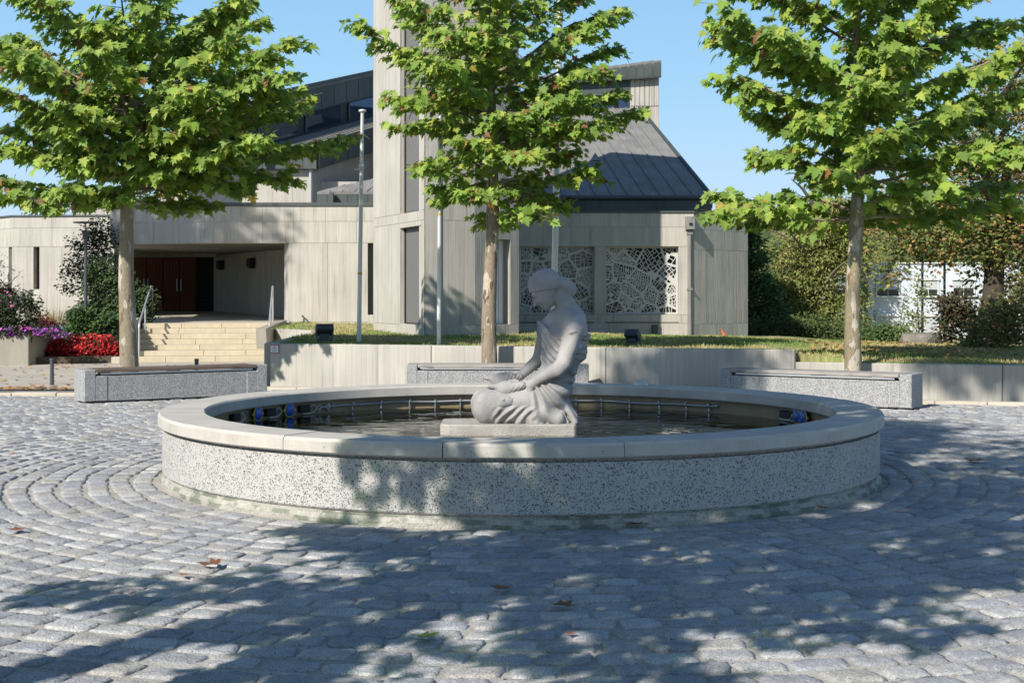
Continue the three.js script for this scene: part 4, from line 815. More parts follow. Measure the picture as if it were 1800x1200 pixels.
// --- saw-tooth roofs rising behind the entrance
{
  const K1 = V(X(557, 44), 6.30, -44), L1 = V(X(472, 44) - 3.2, 6.30, -44), v = V(.5, .29, -1), k = 9;
  const roof = mesh('lower_roof', slab(L1, K1, K1.clone().addScaledVector(v, k), L1.clone().addScaledVector(v, k), .2), M.zinc, church);
  for (let i = 0; i < 26; i++) { const a = L1.clone().lerp(K1, i / 26).add(V(0, .035, 0)), b = a.clone().add(V(.03, 0, 0)), a2 = L1.clone().lerp(K1, (i + 1) / 26 - .003).add(V(0, .008, 0)); mesh('roof_panel', merge([slab(a, b, b.clone().addScaledVector(v, k), a.clone().addScaledVector(v, k), .035), slab(a.clone().add(V(0, -.027, 0)), a2, a2.clone().addScaledVector(v, k), a.clone().add(V(0, -.027, 0)).addScaledVector(v, k), .007)]), M.zinc, roof); }
  const f1 = mesh('eave_fascia', box(L1.x, K1.x, 5.53, 6.24, -44.3, -43.94), M.copper, church), nf = 11;
  for (let i = 0; i < nf; i++) mesh('fascia_panel', box(mix(L1.x, K1.x, i / nf) + .004, mix(L1.x, K1.x, (i + 1) / nf) - .014, 5.55, 6.22, -43.94, -43.925), M.copper, f1);
  mesh('gutter', tube([V(L1.x, 6.27, -43.88), V(K1.x + .04, 6.27, -43.88)], [.06, .06], 10), M.coping, church);
  // side fascia following the slope, with seams
  const s0 = K1.clone().add(V(.02, .02, 0)), sd = (a, b, lo, hi, off) => slab(V(a.x + off, a.y + lo, a.z), V(b.x + off, b.y + lo, b.z), V(b.x + off, b.y + hi, b.z), V(a.x + off, a.y + hi, a.z), .1);
  const side = mesh('side_fascia', sd(s0, s0.clone().addScaledVector(v, k), -.78, .05, .02), M.copper, church);
  for (let i = 0; i < 12; i++) mesh('fascia_panel', sd(s0.clone().addScaledVector(v, k * (i / 12) + .02), s0.clone().addScaledVector(v, k * ((i + 1) / 12) - .04), -.74, .0, .04), M.copper, side);
  mesh('side_wall', slab(V(K1.x - .25, 3.4, -44.2), V(K1.x - .25 + .5 * k, 3.4, -44.2 - k), V(K1.x - .25 + .5 * k, 5.6 + .29 * k, -44.2 - k), V(K1.x - .25, 5.6, -44.2), .25), M.concrete, church);
  const fw = mesh('front_wall', box(L1.x + .2, K1.x - .2, 3.2, 5.53, -44.6, -44.2), M.concrete, church);
  for (let i = 0; i < 7; i++) mesh('concrete_panel', box(mix(L1.x + .2, K1.x - .2, i / 7) + .004, mix(L1.x + .2, K1.x - .2, (i + 1) / 7) - .004, 3.2, 5.52, -44.2, -44.185, i * .77, i * .31), M.concrete, fw);
  mesh('downpipe', tube([V(X(545, 44), 3.5, -44.1), V(X(545, 44), 5.6, -44.1)], [.06, .06], 10), M.galvanised, church);
  // upper tooth: clerestory, fascia, roof
  const top = (x) => V(x, 0, 0), a = L1.clone().add(V(.02 + 3.2, 0, 0)), run = (t, y) => a.clone().addScaledVector(v, t).add(V(0, y, 0));
  mesh('clerestory_wall', slab(run(-1, -.1), run(k, -.1), run(k, .9), run(-1, .9), .15), M.dark, church);
  for (let i = 0; i < 4; i++) { const w = run(i * 2.3 - .6, .1).add(V(.03, 0, 0)), e = run(i * 2.3 + 1.3, .1).add(V(.03, 0, 0)); const g = mesh('clerestory_glass', slab(w, e, e.clone().add(V(-.0, .62, 0)), w.clone().add(V(0, .62, 0)), .02), M.skyGlass, church); mesh('glazing_bar', slab(w.clone().add(V(.03, 0, 0)), w.clone().addScaledVector(v, .08).add(V(.03, 0, 0)), w.clone().addScaledVector(v, .08).add(V(.03, .62, 0)), w.clone().add(V(.03, .62, 0)), .03), M.coping, g); }
  const uf = mesh('upper_fascia', slab(run(-1.2, .83).add(V(.25, 0, 0)), run(k, .83).add(V(.25, 0, 0)), run(k, 1.65).add(V(.25, 0, 0)), run(-1.2, 1.65).add(V(.25, 0, 0)), .2), M.copper, church);
  for (let i = 0; i < 15; i++) mesh('fascia_panel', slab(...[[i, .87], [i + .93, .87], [i + .93, 1.6], [i, 1.6]].map(([q, y]) => run(-1.2 + q * (k + 1.2) / 15, y).add(V(.262, 0, 0))), .011), M.copper, uf);
  const ur = run(-1.2, 1.67).add(V(.27, 0, 0)), ue = run(k, 1.67).add(V(.27, 0, 0));
  mesh('upper_roof', slab(ue, ue.clone().add(V(-3.4, -2.6, .5)), ur.clone().add(V(-3.4, -2.6, .5)), ur, .1), M.zinc, church);
  mesh('roof_edge', slab(run(-1.2, 1.75).add(V(.32, 0, 0)), run(k, 1.75).add(V(.32, 0, 0)), run(k, 1.66).add(V(.32, 0, 0)), run(-1.2, 1.66).add(V(.32, 0, 0)), -.08), M.coping, church);
  // small lean-to roof with fascia, right of the corner
  const q0 = X(557, 42), q1 = X(665, 42), yq = (p) => Y(p, 42);
  const lf = mesh('lean_to_fascia', box(q0, q1, yq(362), yq(338), -42.3, -42), M.copper, church);
  for (let i = 0; i < 6; i++) mesh('fascia_panel', box(mix(q0, q1, i / 6) + .004, mix(q0, q1, (i + 1) / 6) - .014, yq(362) + .02, yq(341), -42, -41.985), M.copper, lf);
  mesh('vent_post', box(X(579, 41.8), X(586, 41.8), yq(362), yq(339), -41.9, -41.7), M.coping, church);
  const lr = mesh('lean_to_roof', slab(V(q0, yq(337), -41.98), V(q1, yq(337), -41.98), V(q1 + .6, Y(302, 44.2), -44.2), V(q0 + .1, Y(331, 44), -44), .08), M.zinc, church);
  for (let i = 1; i < 5; i++) { const a0 = V(mix(q0, q1, i / 5), yq(337) + .03, -41.98), b0 = V(mix(q0 + .1, q1 + .6, i / 5), mix(Y(331, 44), Y(302, 44.2), i / 5) + .03, -44.1); mesh('roof_seam', slab(a0, a0.clone().add(V(.03, 0, 0)), b0.clone().add(V(.03, 0, 0)), b0, .03), M.zinc, lr); }
  mesh('hall_core', box(L1.x + .3, X(655, 46), 3.0, 5.2, -52, -44.7), M.concrete, church);
}
// --- left wing
{
  const D = 40.5, y = (p) => Y(p, D), x = (p) => X(p, D), a = [x(-160), D + 3.5], b = [x(15), D + .3], c = [x(200), D];
  const slit = (p, q, s0, s1) => {
    const on = (t) => [mix(p[0], q[0], t), mix(p[1], q[1], t)];
    wall(p, q, [[y(400), y(380), 1.9, 1.2], [y(433), y(400), 1.9, 1.2]], .4, M.concrete);
    wall(p, on(s0), [[.3, y(433), 9]], .4, M.concrete); wall(on(s1), q, [[.3, y(433), 1.6, 1.5]], .4, M.concrete);
    const u = on(s0), w = on(s1), L = Math.hypot(w[0] - u[0], w[1] - u[1]), m = mesh('slit_window', box(.02, L - .02, y(508), y(433), -.3, -.26), M.glass, church); m.position.set(u[0], 0, -u[1]); m.rotation.y = Math.atan2(w[1] - u[1], w[0] - u[0]);
    mesh('window_frame', merge([box(L - .05, L - .02, y(508), y(433), -.26, -.2), box(.02, L - .02, y(477), y(474), -.26, -.2)]), M.darkTimber, m);
    wall(u, w, [[.3, y(508), 9]], .4, M.concrete);
  };
  slit(b, c, .205, .265); slit(a, b, .93, .99);
  coping(a, b, y(380), .05); coping(b, c, y(380), .05);
  mesh('flat_roof', prism([[a[0], a[1] + .3], [b[0], b[1] + .3], [c[0], c[1] + .3], [c[0], 48], [a[0], 48]], y(380) - .3, y(380) - .15), M.zinc, church);
  wall([X(130, 46), 46], [X(380, 46), 46], [[2.8, Y(358, 46), 2.2, 1.1]], .4, M.concrete); coping([X(130, 46), 46], [X(380, 46), 46], Y(358, 46) + .001, .07);
  wall([X(282, 50), 50], [X(375, 50), 50], [[2.8, Y(296, 50), 1.0, .6]], .4, M.concrete);
  // small white grille on the roof terrace
  const G = X(327, 45.6), H0 = Y(351, 45.6), g = [];
  for (let i = 0; i < 7; i++) g.push(box(G + i * .11, G + i * .11 + .035, H0, H0 + .36, -45.6, -45.57));
  for (let j = 0; j < 5; j++) g.push(box(G, G + .70, H0 + j * .08, H0 + j * .08 + .03, -45.595, -45.565));
  mesh('roof_grille', merge(g), M.white, church);
}
// --- stairs
const stairs = thing('stairs', 'seven cream stone steps up to the church entrance', 'stairs', [-7.2, 0, -32.25], .14);
{
  const R = rng(19), n = 7, rise = .1225, go = .31, w0 = -1.62, w1 = 1.52;
  for (let k = 0; k < n; k++) {
    const cuts = [w0]; let x = w0 + .7 + R() * 1.1; while (x < w1 - .5) { cuts.push(x); x += .9 + R() * .7; } cuts.push(w1);
    for (let i = 0; i < cuts.length - 1; i++) mesh('step_stone', cbox(cuts[i] + .003, cuts[i + 1] - .003, k * rise - (k ? .0 : .05), (k + 1) * rise, -k * go - .40 - (k === n - 1 ? .3 : 0), -k * go + .012, .008, R() * 5, R() * 5), M.step, stairs);
  }
  mesh('stair_core', merge([1, 2, 3, 4, 5, 6].map((k) => box(w0 + .01, w1 - .01, -.05 + k * .001, k * rise - .004, -n * go - .1, -k * go - .2))), M.castDark, stairs);
  const landing = structure('landing', (() => { const g = new THREE.BufferGeometry(); const p = [[X(205, 34.6), n * rise - .003, 34.55], [-5.62, n * rise - .003, 34.45], [X(500, 40), .965, 40], [X(380, 48), .975, 48.5], [X(120, 48), .975, 48.5], [X(150, 38), .9, 38]]; const s = new THREE.Shape(p.map(([x, , d]) => new THREE.Vector2(x, d))); const q = new THREE.ShapeGeometry(s); q.rotateX(-Math.PI / 2); const a = q.attributes.position; for (let i = 0; i < a.count; i++) a.setY(i, mix(n * rise - .003, .975, clamp((-a.getZ(i) - 34.5) / 12))); q.computeVertexNormals(); return uvm(q); })(), M.pavers, 'paved landing before the church doors');
  // cheeks and rails
  const cheek = thing('stair_cheek', 'concrete cheek wall left of the stairs', 'wall', [-9.0, 0, -32.25], .14);
  const cs = new THREE.Shape([[0.2, -.05], [-2.6, -.05], [-2.6, 1.0], [-1.9, 1.0], [0.2, .86]].map((p) => new THREE.Vector2(...p))), cg = new THREE.ExtrudeGeometry(cs, { depth: .16, bevelEnabled: false }); cg.rotateY(-Math.PI / 2); cg.translate(.08, 0, 0); cg.applyMatrix4(new THREE.Matrix4().makeRotationY(Math.PI)); cg.rotateY(0);
  const cm = mesh('wall_body', uvm(cg), M.concrete, cheek); cm.rotation.y = Math.PI; cm.position.z = 0;
  const block = thing('end_block', 'low concrete block at the top right of the stairs', 'block', [X(495, 34.6), 0, -34.9], .14);
  mesh('block_body', cbox(-.15, .15, .3, Y(565, 34.6), -.8, .35, .01), M.concrete, block);
  const slope = thing('sloped_slab', 'sloping concrete cap beside the stairs below the end block', 'slab', [0, 0, 0]);
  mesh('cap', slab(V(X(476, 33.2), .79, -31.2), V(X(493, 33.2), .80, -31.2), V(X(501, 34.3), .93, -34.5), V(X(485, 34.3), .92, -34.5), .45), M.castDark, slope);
  const rail = (label, x, d, lean) => {
    const t = thing('handrail', label, 'handrail', [x, 0, -d], .14, 'handrails of the stairs');
    const pts = [V(0, .05, .1), V(0, .80, .05), V(0, .93, -.06), V(0, 1.0 + 7 * rise - .1, -2.25), V(0, 1.0 + 7 * rise - .1, -2.6)], c = new THREE.CatmullRomCurve3(pts, false, 'catmullrom', .1).getPoints(40);
    mesh('top_rail', tube(c, c.map(() => .024), 10), M.galvanised, t);
    for (const [z, y0, y1] of [[-1.1, .45, 1.32], [-2.55, .85, 1.72]]) mesh('post', tube([V(0, y0, z), V(0, y1, z)], [.02, .02], 10), M.galvanised, t);
  };
  rail('tubular steel handrail on the left side of the stairs', -8.72, 32.35); rail('tubular steel handrail on the right side of the stairs', -5.72, 32.6);
}

// ---------------------------------------------------------------- plane trees
const leafGeo = (() => {
  const H = [[0, 0], [.13, -.07], [.29, -.03], [.47, .03], [.39, .13], [.29, .21], [.43, .31], [.57, .52], [.42, .49], [.22, .48], [.27, .62], [.20, .70], [.10, .80], [0, 1.02]];
  const out = [...H, ...H.slice(1, -1).reverse().map(([x, y]) => [-x, y])], pos = [], idx = [], lift = (x, y) => .16 * Math.abs(x) - .16 * y * y - .05 * Math.abs(x) * Math.abs(x);
  pos.push(0, .33, lift(0, .33)); for (const [x, y] of out) pos.push(x, y, lift(x, y));
  for (let i = 0; i < out.length; i++) idx.push(0, 1 + i, 1 + (i + 1) % out.length);
  const st = pos.length / 3; pos.push(-.012, 0, 0, .012, 0, 0, .008, -.42, .06, -.008, -.42, .06); idx.push(st, st + 2, st + 1, st, st + 3, st + 2);
  const g = new THREE.BufferGeometry(); g.setAttribute('position', new THREE.Float32BufferAttribute(pos, 3)); g.setIndex(idx); g.computeVertexNormals(); return g;
})();
const leafMat = (c) => new THREE.MeshPhysicalMaterial({ color: c, roughness: .62, transmission: .42, thickness: 0, specularIntensity: .6 });
const LEAF = [[.215, .35, .045], [.27, .405, .05], [.185, .305, .042], [.32, .435, .06], [.23, .34, .05], [.16, .265, .042], [.39, .465, .07]], RARE = [[.42, .33, .05], [.30, .15, .04], [.23, .10, .035]];
const leafMats = [...LEAF, ...RARE].map((c) => leafMat(rgb(...c))), leafWhite = leafMat(rgb(1, 1, 1));
// radius(h, a): how far the crown reaches at height h towards a (radians; 0 = right, pi/2 = to the camera)
function planeTree(o) {
  const R = rng(o.seed), t = thing('plane_tree', o.label, 'tree', [o.x, 0, -o.d], 0, 'plane trees round the fountain');
  const lean = o.lean || [0, 0], top = o.top || 8.6, r0 = o.r || .145, tp = [], tr = [];
  const axis = (h) => V(lean[0] * h + .05 * Math.sin(h * .9 + o.seed) * smooth(0, 2, h), h, lean[1] * h + .05 * Math.cos(h * .8 + o.seed));
  for (let i = 0; i <= 34; i++) { const h = top * i / 34; tp.push(axis(h - (i ? 0 : .06))); tr.push(mix(r0, .02, Math.pow(i / 34, 1.15)) * (1 + .25 * Math.exp(-h * 5)) + (Math.abs(h - (o.first || 2.75)) < .25 ? .012 : 0)); }
  mesh('trunk', tube(tp, tr, 18, (a, l) => 1 + .055 * n3(Math.cos(a) * 1.3, l * 3, Math.sin(a) * 1.3 + o.seed) + .035 * n3(Math.cos(a) * 4, l * 7, Math.sin(a) * 4)), o.bark, t);
  const leaves = [], first = o.first || 2.75, nB = o.branches || 58, golden = 2.39996;
  const leafAt = (p, dir, size) => {
    const nrm = V((R() - .5) * 1.5 - .25 + dir.x * .35, .5 + R() * .5, (R() - .5) * 1.5 + .4 + dir.z * .35).normalize(), tip = dir.clone().add(V((R() - .5) * 1.5, -.35 - R() * .7, (R() - .5) * 1.5));
    tip.addScaledVector(nrm, -tip.dot(nrm)).normalize();
    const sx = V().crossVectors(tip, nrm), m = new THREE.Matrix4().makeBasis(sx, tip, nrm).scale(V(size, size, size)); m.setPosition(p.x, p.y, p.z);
    const c = R() < (o.rare || .025) ? LEAF.length + Math.floor(R() * RARE.length) : Math.floor(R() * LEAF.length);
    leaves.push({ m, c, p });
  };
  for (let b = 0; b < nB; b++) {
    const f = b / (nB - 1), tipH = mix(first + .15, top + .2, Math.pow(f, .9)) + (R() - .5) * .25, a = b * golden + o.seed + (R() - .5) * .5;
    const reach = Math.max(.25, o.radius(tipH, a) * (.72 + .36 * R())), rise = reach * mix(.10, .75, f), s = axis(Math.max(first - .05, tipH - rise - .1)), len = reach;
    const dir = V(Math.cos(a), 0, Math.sin(a)), pts = [], rr = [], bend = (R() - .5) * .5;
    const curve = (u) => s.clone().addScaledVector(dir, len * u).add(V(-dir.z, 0, dir.x).multiplyScalar(bend * u * u * .6)).add(V(0, rise * (1.25 * u - .25 * u * u) + .06 * Math.sin(u * 9 + b) - .18 * Math.pow(u, 3) * (1 - f), 0));
    for (let i = 0; i <= 9; i++) { pts.push(curve(i / 9)); rr.push(mix(.012 + .009 * len, .004, i / 9)); }
    const geos = [tube(pts, rr, 6)];
    const nT = Math.round(len * (o.twigs || 12)) + 2;
    for (let k = 0; k < nT; k++) {
      const u = mix(.14, 1, Math.pow((k + R() * .8) / nT, .8)), p = curve(Math.min(1, u)), sd = (k % 2 ? 1 : -1), ta = a + sd * (.5 + R() * .7), tl = (.28 + .46 * R()) * Math.min(1, len) * mix(1.1, .6, u), up = (R() - .42) * .7;
      const td = V(Math.cos(ta), up, Math.sin(ta)).normalize(), q = p.clone().addScaledVector(td, tl).add(V(0, -.05 * tl, 0)), mid = p.clone().lerp(q, .5).add(V(0, .03, 0));
      geos.push(tube([p, mid, q], [.006, .0045, .002], 4, null, false));
      const nl = 6 + Math.floor(R() * (o.density || 8));
      for (let i = 0; i < nl; i++) { const w = mix(.15, 1.05, (i + R() * .6) / nl), at = p.clone().lerp(q, w).add(V((R() - .5) * .14, (R() - .55) * .12, (R() - .5) * .14)); leafAt(at, td, (.085 + R() * .085) * (o.leafSize || 1)); }
    }
    mesh('branch', merge(geos), o.bark, t);
  }
  const near = o.parts ? leaves.map((l) => [l, -l.p.z * 1.0]).filter(([l]) => { const d = o.d - l.p.z, px = 900 + FOCAL * (o.x + l.p.x) / d, py = HORIZON - FOCAL * (l.p.y - EYE) / d; return px > 0 && px < 1800 && py > 0; }).sort((a, b) => a[1] - b[1]).slice(0, 300).map((a) => a[0]) : [], set = new Set(near);
  for (const l of near) { const m = mesh('leaf', leafGeo, leafMats[l.c], t); l.m.decompose(m.position, m.quaternion, m.scale); }
  const rest = leaves.filter((l) => !set.has(l)), im = new THREE.InstancedMesh(leafGeo, leafWhite, rest.length), all = [...LEAF, ...RARE];
  rest.forEach((l, i) => { const v = .85 + R() * .3; im.setMatrixAt(i, l.m); im.setColorAt(i, rgb(...all[l.c].map((c) => c * v))); });
  im.name = 'crown'; im.userData.kind = 'stuff'; im.castShadow = im.receiveShadow = true; t.add(im);
  console.log('plane tree', leaves.length);
  return t;
}
const prof = (stops) => (h) => { let k = 0; while (k < stops.length - 2 && h > stops[k + 1][0]) k++; const [a, b] = [stops[k], stops[k + 1]]; return mix(a[1], b[1], clamp((h - a[0]) / (b[0] - a[0]))); };
const sides = (right, left, mid) => (h, a) => { const c = Math.cos(a), m = mid(h); const w = Math.pow(Math.abs(c), Math.sin(a) > 0 ? 2.2 : 1); return mix(m, c > 0 ? right(h) : left(h), w); };
const M_bark = { pale: lit(T.barkPale, .012, .85), olive: lit(T.barkOlive, .012, .8), brown: lit(T.barkBrown, .02, .9) };
planeTree({ seed: 3, x: X(224, 21.9), d: 21.9, r: .152, lean: [.012, 0], first: 3.0, top: 6.45, bark: M_bark.pale, parts: true, branches: 64, twigs: 13, leafSize: 1.1, label: 'left plane tree with pale mottled trunk behind the left bench',
  radius: sides(prof([[2.8, 2.1], [3.6, 2.55], [4.5, 3.6], [4.9, 3.75], [5.6, 3.0], [6.6, 2.4], [7.8, 1.2]]), prof([[2.8, 2.3], [4.5, 3.0], [5.6, 2.9], [6.6, 2.4], [7.8, 1.2]]), prof([[2.8, .5], [3.6, .9], [4.8, 1.9], [6, 2.2], [7.4, .9]])) });
planeTree({ seed: 11, x: X(861, 22.35), d: 22.35, r: .132, lean: [.001, 0], first: 2.85, top: 7.3, bark: M_bark.brown, parts: true, branches: 56, label: 'middle plane tree with rough brown trunk behind the statue', rare: .05, leafSize: 1.0, twigs: 12, density: 8,
  radius: sides(prof([[2.8, 1.2], [3.5, 1.6], [4.2, 2.2], [5.0, 2.6], [5.6, 2.75], [6.4, 2.4], [7.6, 1.2]]), prof([[2.8, .95], [3.5, 1.25], [4.2, 1.6], [5.3, 1.9], [6, 2.3], [6.6, 2.1], [7.6, 1.2]]), prof([[2.8, .95], [4.5, 1.7], [6, 2.0], [7.6, 1]])) });
planeTree({ seed: 23, x: X(1501, 20.7), d: 20.7, r: .132, lean: [.006, 0], first: 2.7, top: 7.3, bark: M_bark.olive, parts: true, branches: 60, label: 'right plane tree with smooth olive trunk behind the right bench', leafSize: 1.12, twigs: 12,
  radius: sides(prof([[2.6, 2.6], [3.4, 3.0], [4.5, 2.9], [5.6, 2.8], [6.4, 2.5], [7.6, 1.2]]), prof([[2.6, 1.9], [3.2, 2.35], [3.7, 2.15], [4.3, 1.85], [5.0, 2.45], [6, 2.5], [6.6, 2.2], [7.6, 1.2]]), prof([[2.6, 1.9], [4.5, 2.2], [6, 2.1], [7.6, 1]])) });
// its neighbours in the ring, outside the picture: they throw the dappled shade on the square
planeTree({ seed: 31, x: -2.85, d: 3.7, top: 9.0, first: 3.0, bark: M_bark.olive, branches: 64, leafSize: 1.1, label: 'plane tree beside the camera that shades the cobbles and basin', density: 6, twigs: 8,
  radius: () => 2.3 });

// ---------------------------------------------------------------- other trees and shrubs
const smallLeaf = (() => { const g = new THREE.BufferGeometry(); g.setAttribute('position', new THREE.Float32BufferAttribute([0, 0, 0, .32, .42, .06, 0, 1, -.04, -.32, .42, .06], 3)); g.setIndex([0, 1, 2, 0, 2, 3]); g.computeVertexNormals(); return g; })();
const foliage = new THREE.MeshPhysicalMaterial({ color: rgb(1, 1, 1), roughness: .75, transmission: .3, thickness: 0, specularIntensity: .5 });
const petal = new THREE.MeshStandardMaterial({ color: rgb(1, 1, 1), roughness: .8 });
// clumps of leaves spread over the blobs [x, y, z, rx, ry, rz] (local metres)
function crown(parent, name, seed, blobs, { clumps, per, spread, size, colors, droop = .3, mat = foliage, geo = smallLeaf, shell = .55, narrow = 1 }) {
  const R = rng(seed), vol = blobs.map((b) => Math.pow(b[3] * b[4] * b[5], .66)), sum = vol.reduce((a, b) => a + b), list = [];
  for (let k = 0; k < clumps; k++) {
    let w = R() * sum, i = 0; while (w > vol[i] && i < blobs.length - 1) w -= vol[i++];
    const b = blobs[i], dir = V(R() - .5, R() - .5, R() - .5).normalize(), q = Math.pow(mix(shell * shell * shell, 1, R()), 1 / 3) * (.88 + .3 * n3(dir.x * 2.2 + seed, dir.y * 2.2, dir.z * 2.2) + .1 * R()), c = V(b[0] + dir.x * b[3] * q, b[1] + dir.y * b[4] * q, b[2] + dir.z * b[5] * q), n = Math.round(per * (.5 + R()));
    const ci = Math.floor(R() * colors.length), sp = spread * (.6 + R() * .8);
    for (let j = 0; j < n; j++) {
      const o = V(R() - .5, (R() - .5) * .8, R() - .5).normalize().multiplyScalar(sp * Math.cbrt(R())), p = c.clone().add(o); if (p.y < .02) continue;
      const nrm = V((R() - .5) * 1.7 - .2, .5 + R() * .6, (R() - .5) * 1.7 + .3).normalize(), tip = o.clone().normalize().add(V((R() - .5), (R() - .5) - droop, (R() - .5))); tip.addScaledVector(nrm, -tip.dot(nrm)).normalize();
      const s = size * (.6 + R() * .8), m = new THREE.Matrix4().makeBasis(V().crossVectors(tip, nrm), tip, nrm).scale(V(s * narrow, s, s)); m.setPosition(p.x, p.y, p.z);
      const col = colors[R() < .65 ? ci : Math.floor(R() * colors.length)], v = .75 + R() * .5; list.push([m, col.map((x) => x * v)]);
    }
  }
  const im = new THREE.InstancedMesh(geo, mat, list.length); list.forEach(([m, c], i) => { im.setMatrixAt(i, m); im.setColorAt(i, rgb(...c)); });
  im.name = name; im.userData.kind = 'stuff'; im.castShadow = im.receiveShadow = true; parent.add(im); return im;
}
function limbs(parent, seed, h, r, n, reach, mat, start = .3) {
  const R = rng(seed), pts = [], rr = []; for (let i = 0; i <= 10; i++) { pts.push(V(.12 * h * .1 * Math.sin(i * .7 + seed), i ? h * i / 10 : -.1, .1 * h * .1 * Math.cos(i * .9 + seed))); rr.push(r * (1 - .8 * i / 10)); }
  mesh('trunk', tube(pts, rr, 10, (a, l) => 1 + .1 * n3(Math.cos(a) * 2, l * 2, Math.sin(a) * 2)), mat, parent);
  for (let k = 0; k < n; k++) {
    const u = mix(start, .92, k / n), a = k * 2.4 + seed, s = pts[Math.round(u * 10)], len = reach * (1 - .5 * u) * (.7 + R() * .5), e = s.clone().add(V(Math.cos(a) * len, len * (.35 + R() * .5), Math.sin(a) * len)), m = s.clone().lerp(e, .5).add(V(0, .12 * len, 0)), c = new THREE.CatmullRomCurve3([s, m, e]).getPoints(8);
    mesh('limb', tube(c, c.map((_, i) => mix(r * .38, .008, i / 8)), 6), mat, parent);
  }
}
const darkBark = plain(.06, .047, .035, .95), greyBark = plain(.19, .165, .12, .9);
// tall trees outside the picture, to the left: the soft dapples on the retaining wall and on the canopy
function tallTree(name, x, d, blobs, seed, label) {
  const t = thing(name, label, 'tree', [x, 0, -d]); limbs(t, seed, blobs[0][1], .24, 9, 2, darkBark, .6);
  crown(t, 'crown', seed, blobs, { clumps: 300, per: 26, spread: .40, size: .22, colors: [[.10, .16, .03], [.13, .19, .04], [.08, .13, .03]], shell: .2 }); return t;
}
{
  const at = (u, s) => [.8 * u + .6 * s, -.6 * u + .8 * s], [x2, d2] = at(-29.3, 4.5), [x3, d3] = at(-5.2, -3), off = (u, s) => { const [x, d] = at(u + 5.2, s + 3); return [x, -d]; };
  tallTree('tall_tree', x2, d2, [[0, 17.4, 0, 3.0, 1.9, 2.6], [-1.2, 16.6, .5, 2.2, 1.5, 1.8], [1.4, 17.6, -.8, 2, 1.3, 1.8]], 63, 'tall tree far to the left that dapples the entrance canopy');
  const blob = (u, s, h, r) => { const [x, z] = off(u, s); return [x, h, z, r, r * .85, r]; };
  tallTree('tall_tree', x3, d3, [blob(-6.6, -4.2, 13.4, 1.6), blob(-7.4, -3.4, 12.4, 1.3), blob(-10.7, -1, 14.6, 1.5), blob(-9.9, -1.4, 13.7, 1.1), blob(-7.5, 1.2, 14.8, .55), blob(-6.2, 1.6, 14.6, .5)], 67, 'tall spreading tree behind the camera that dapples the basin and retaining wall');
}
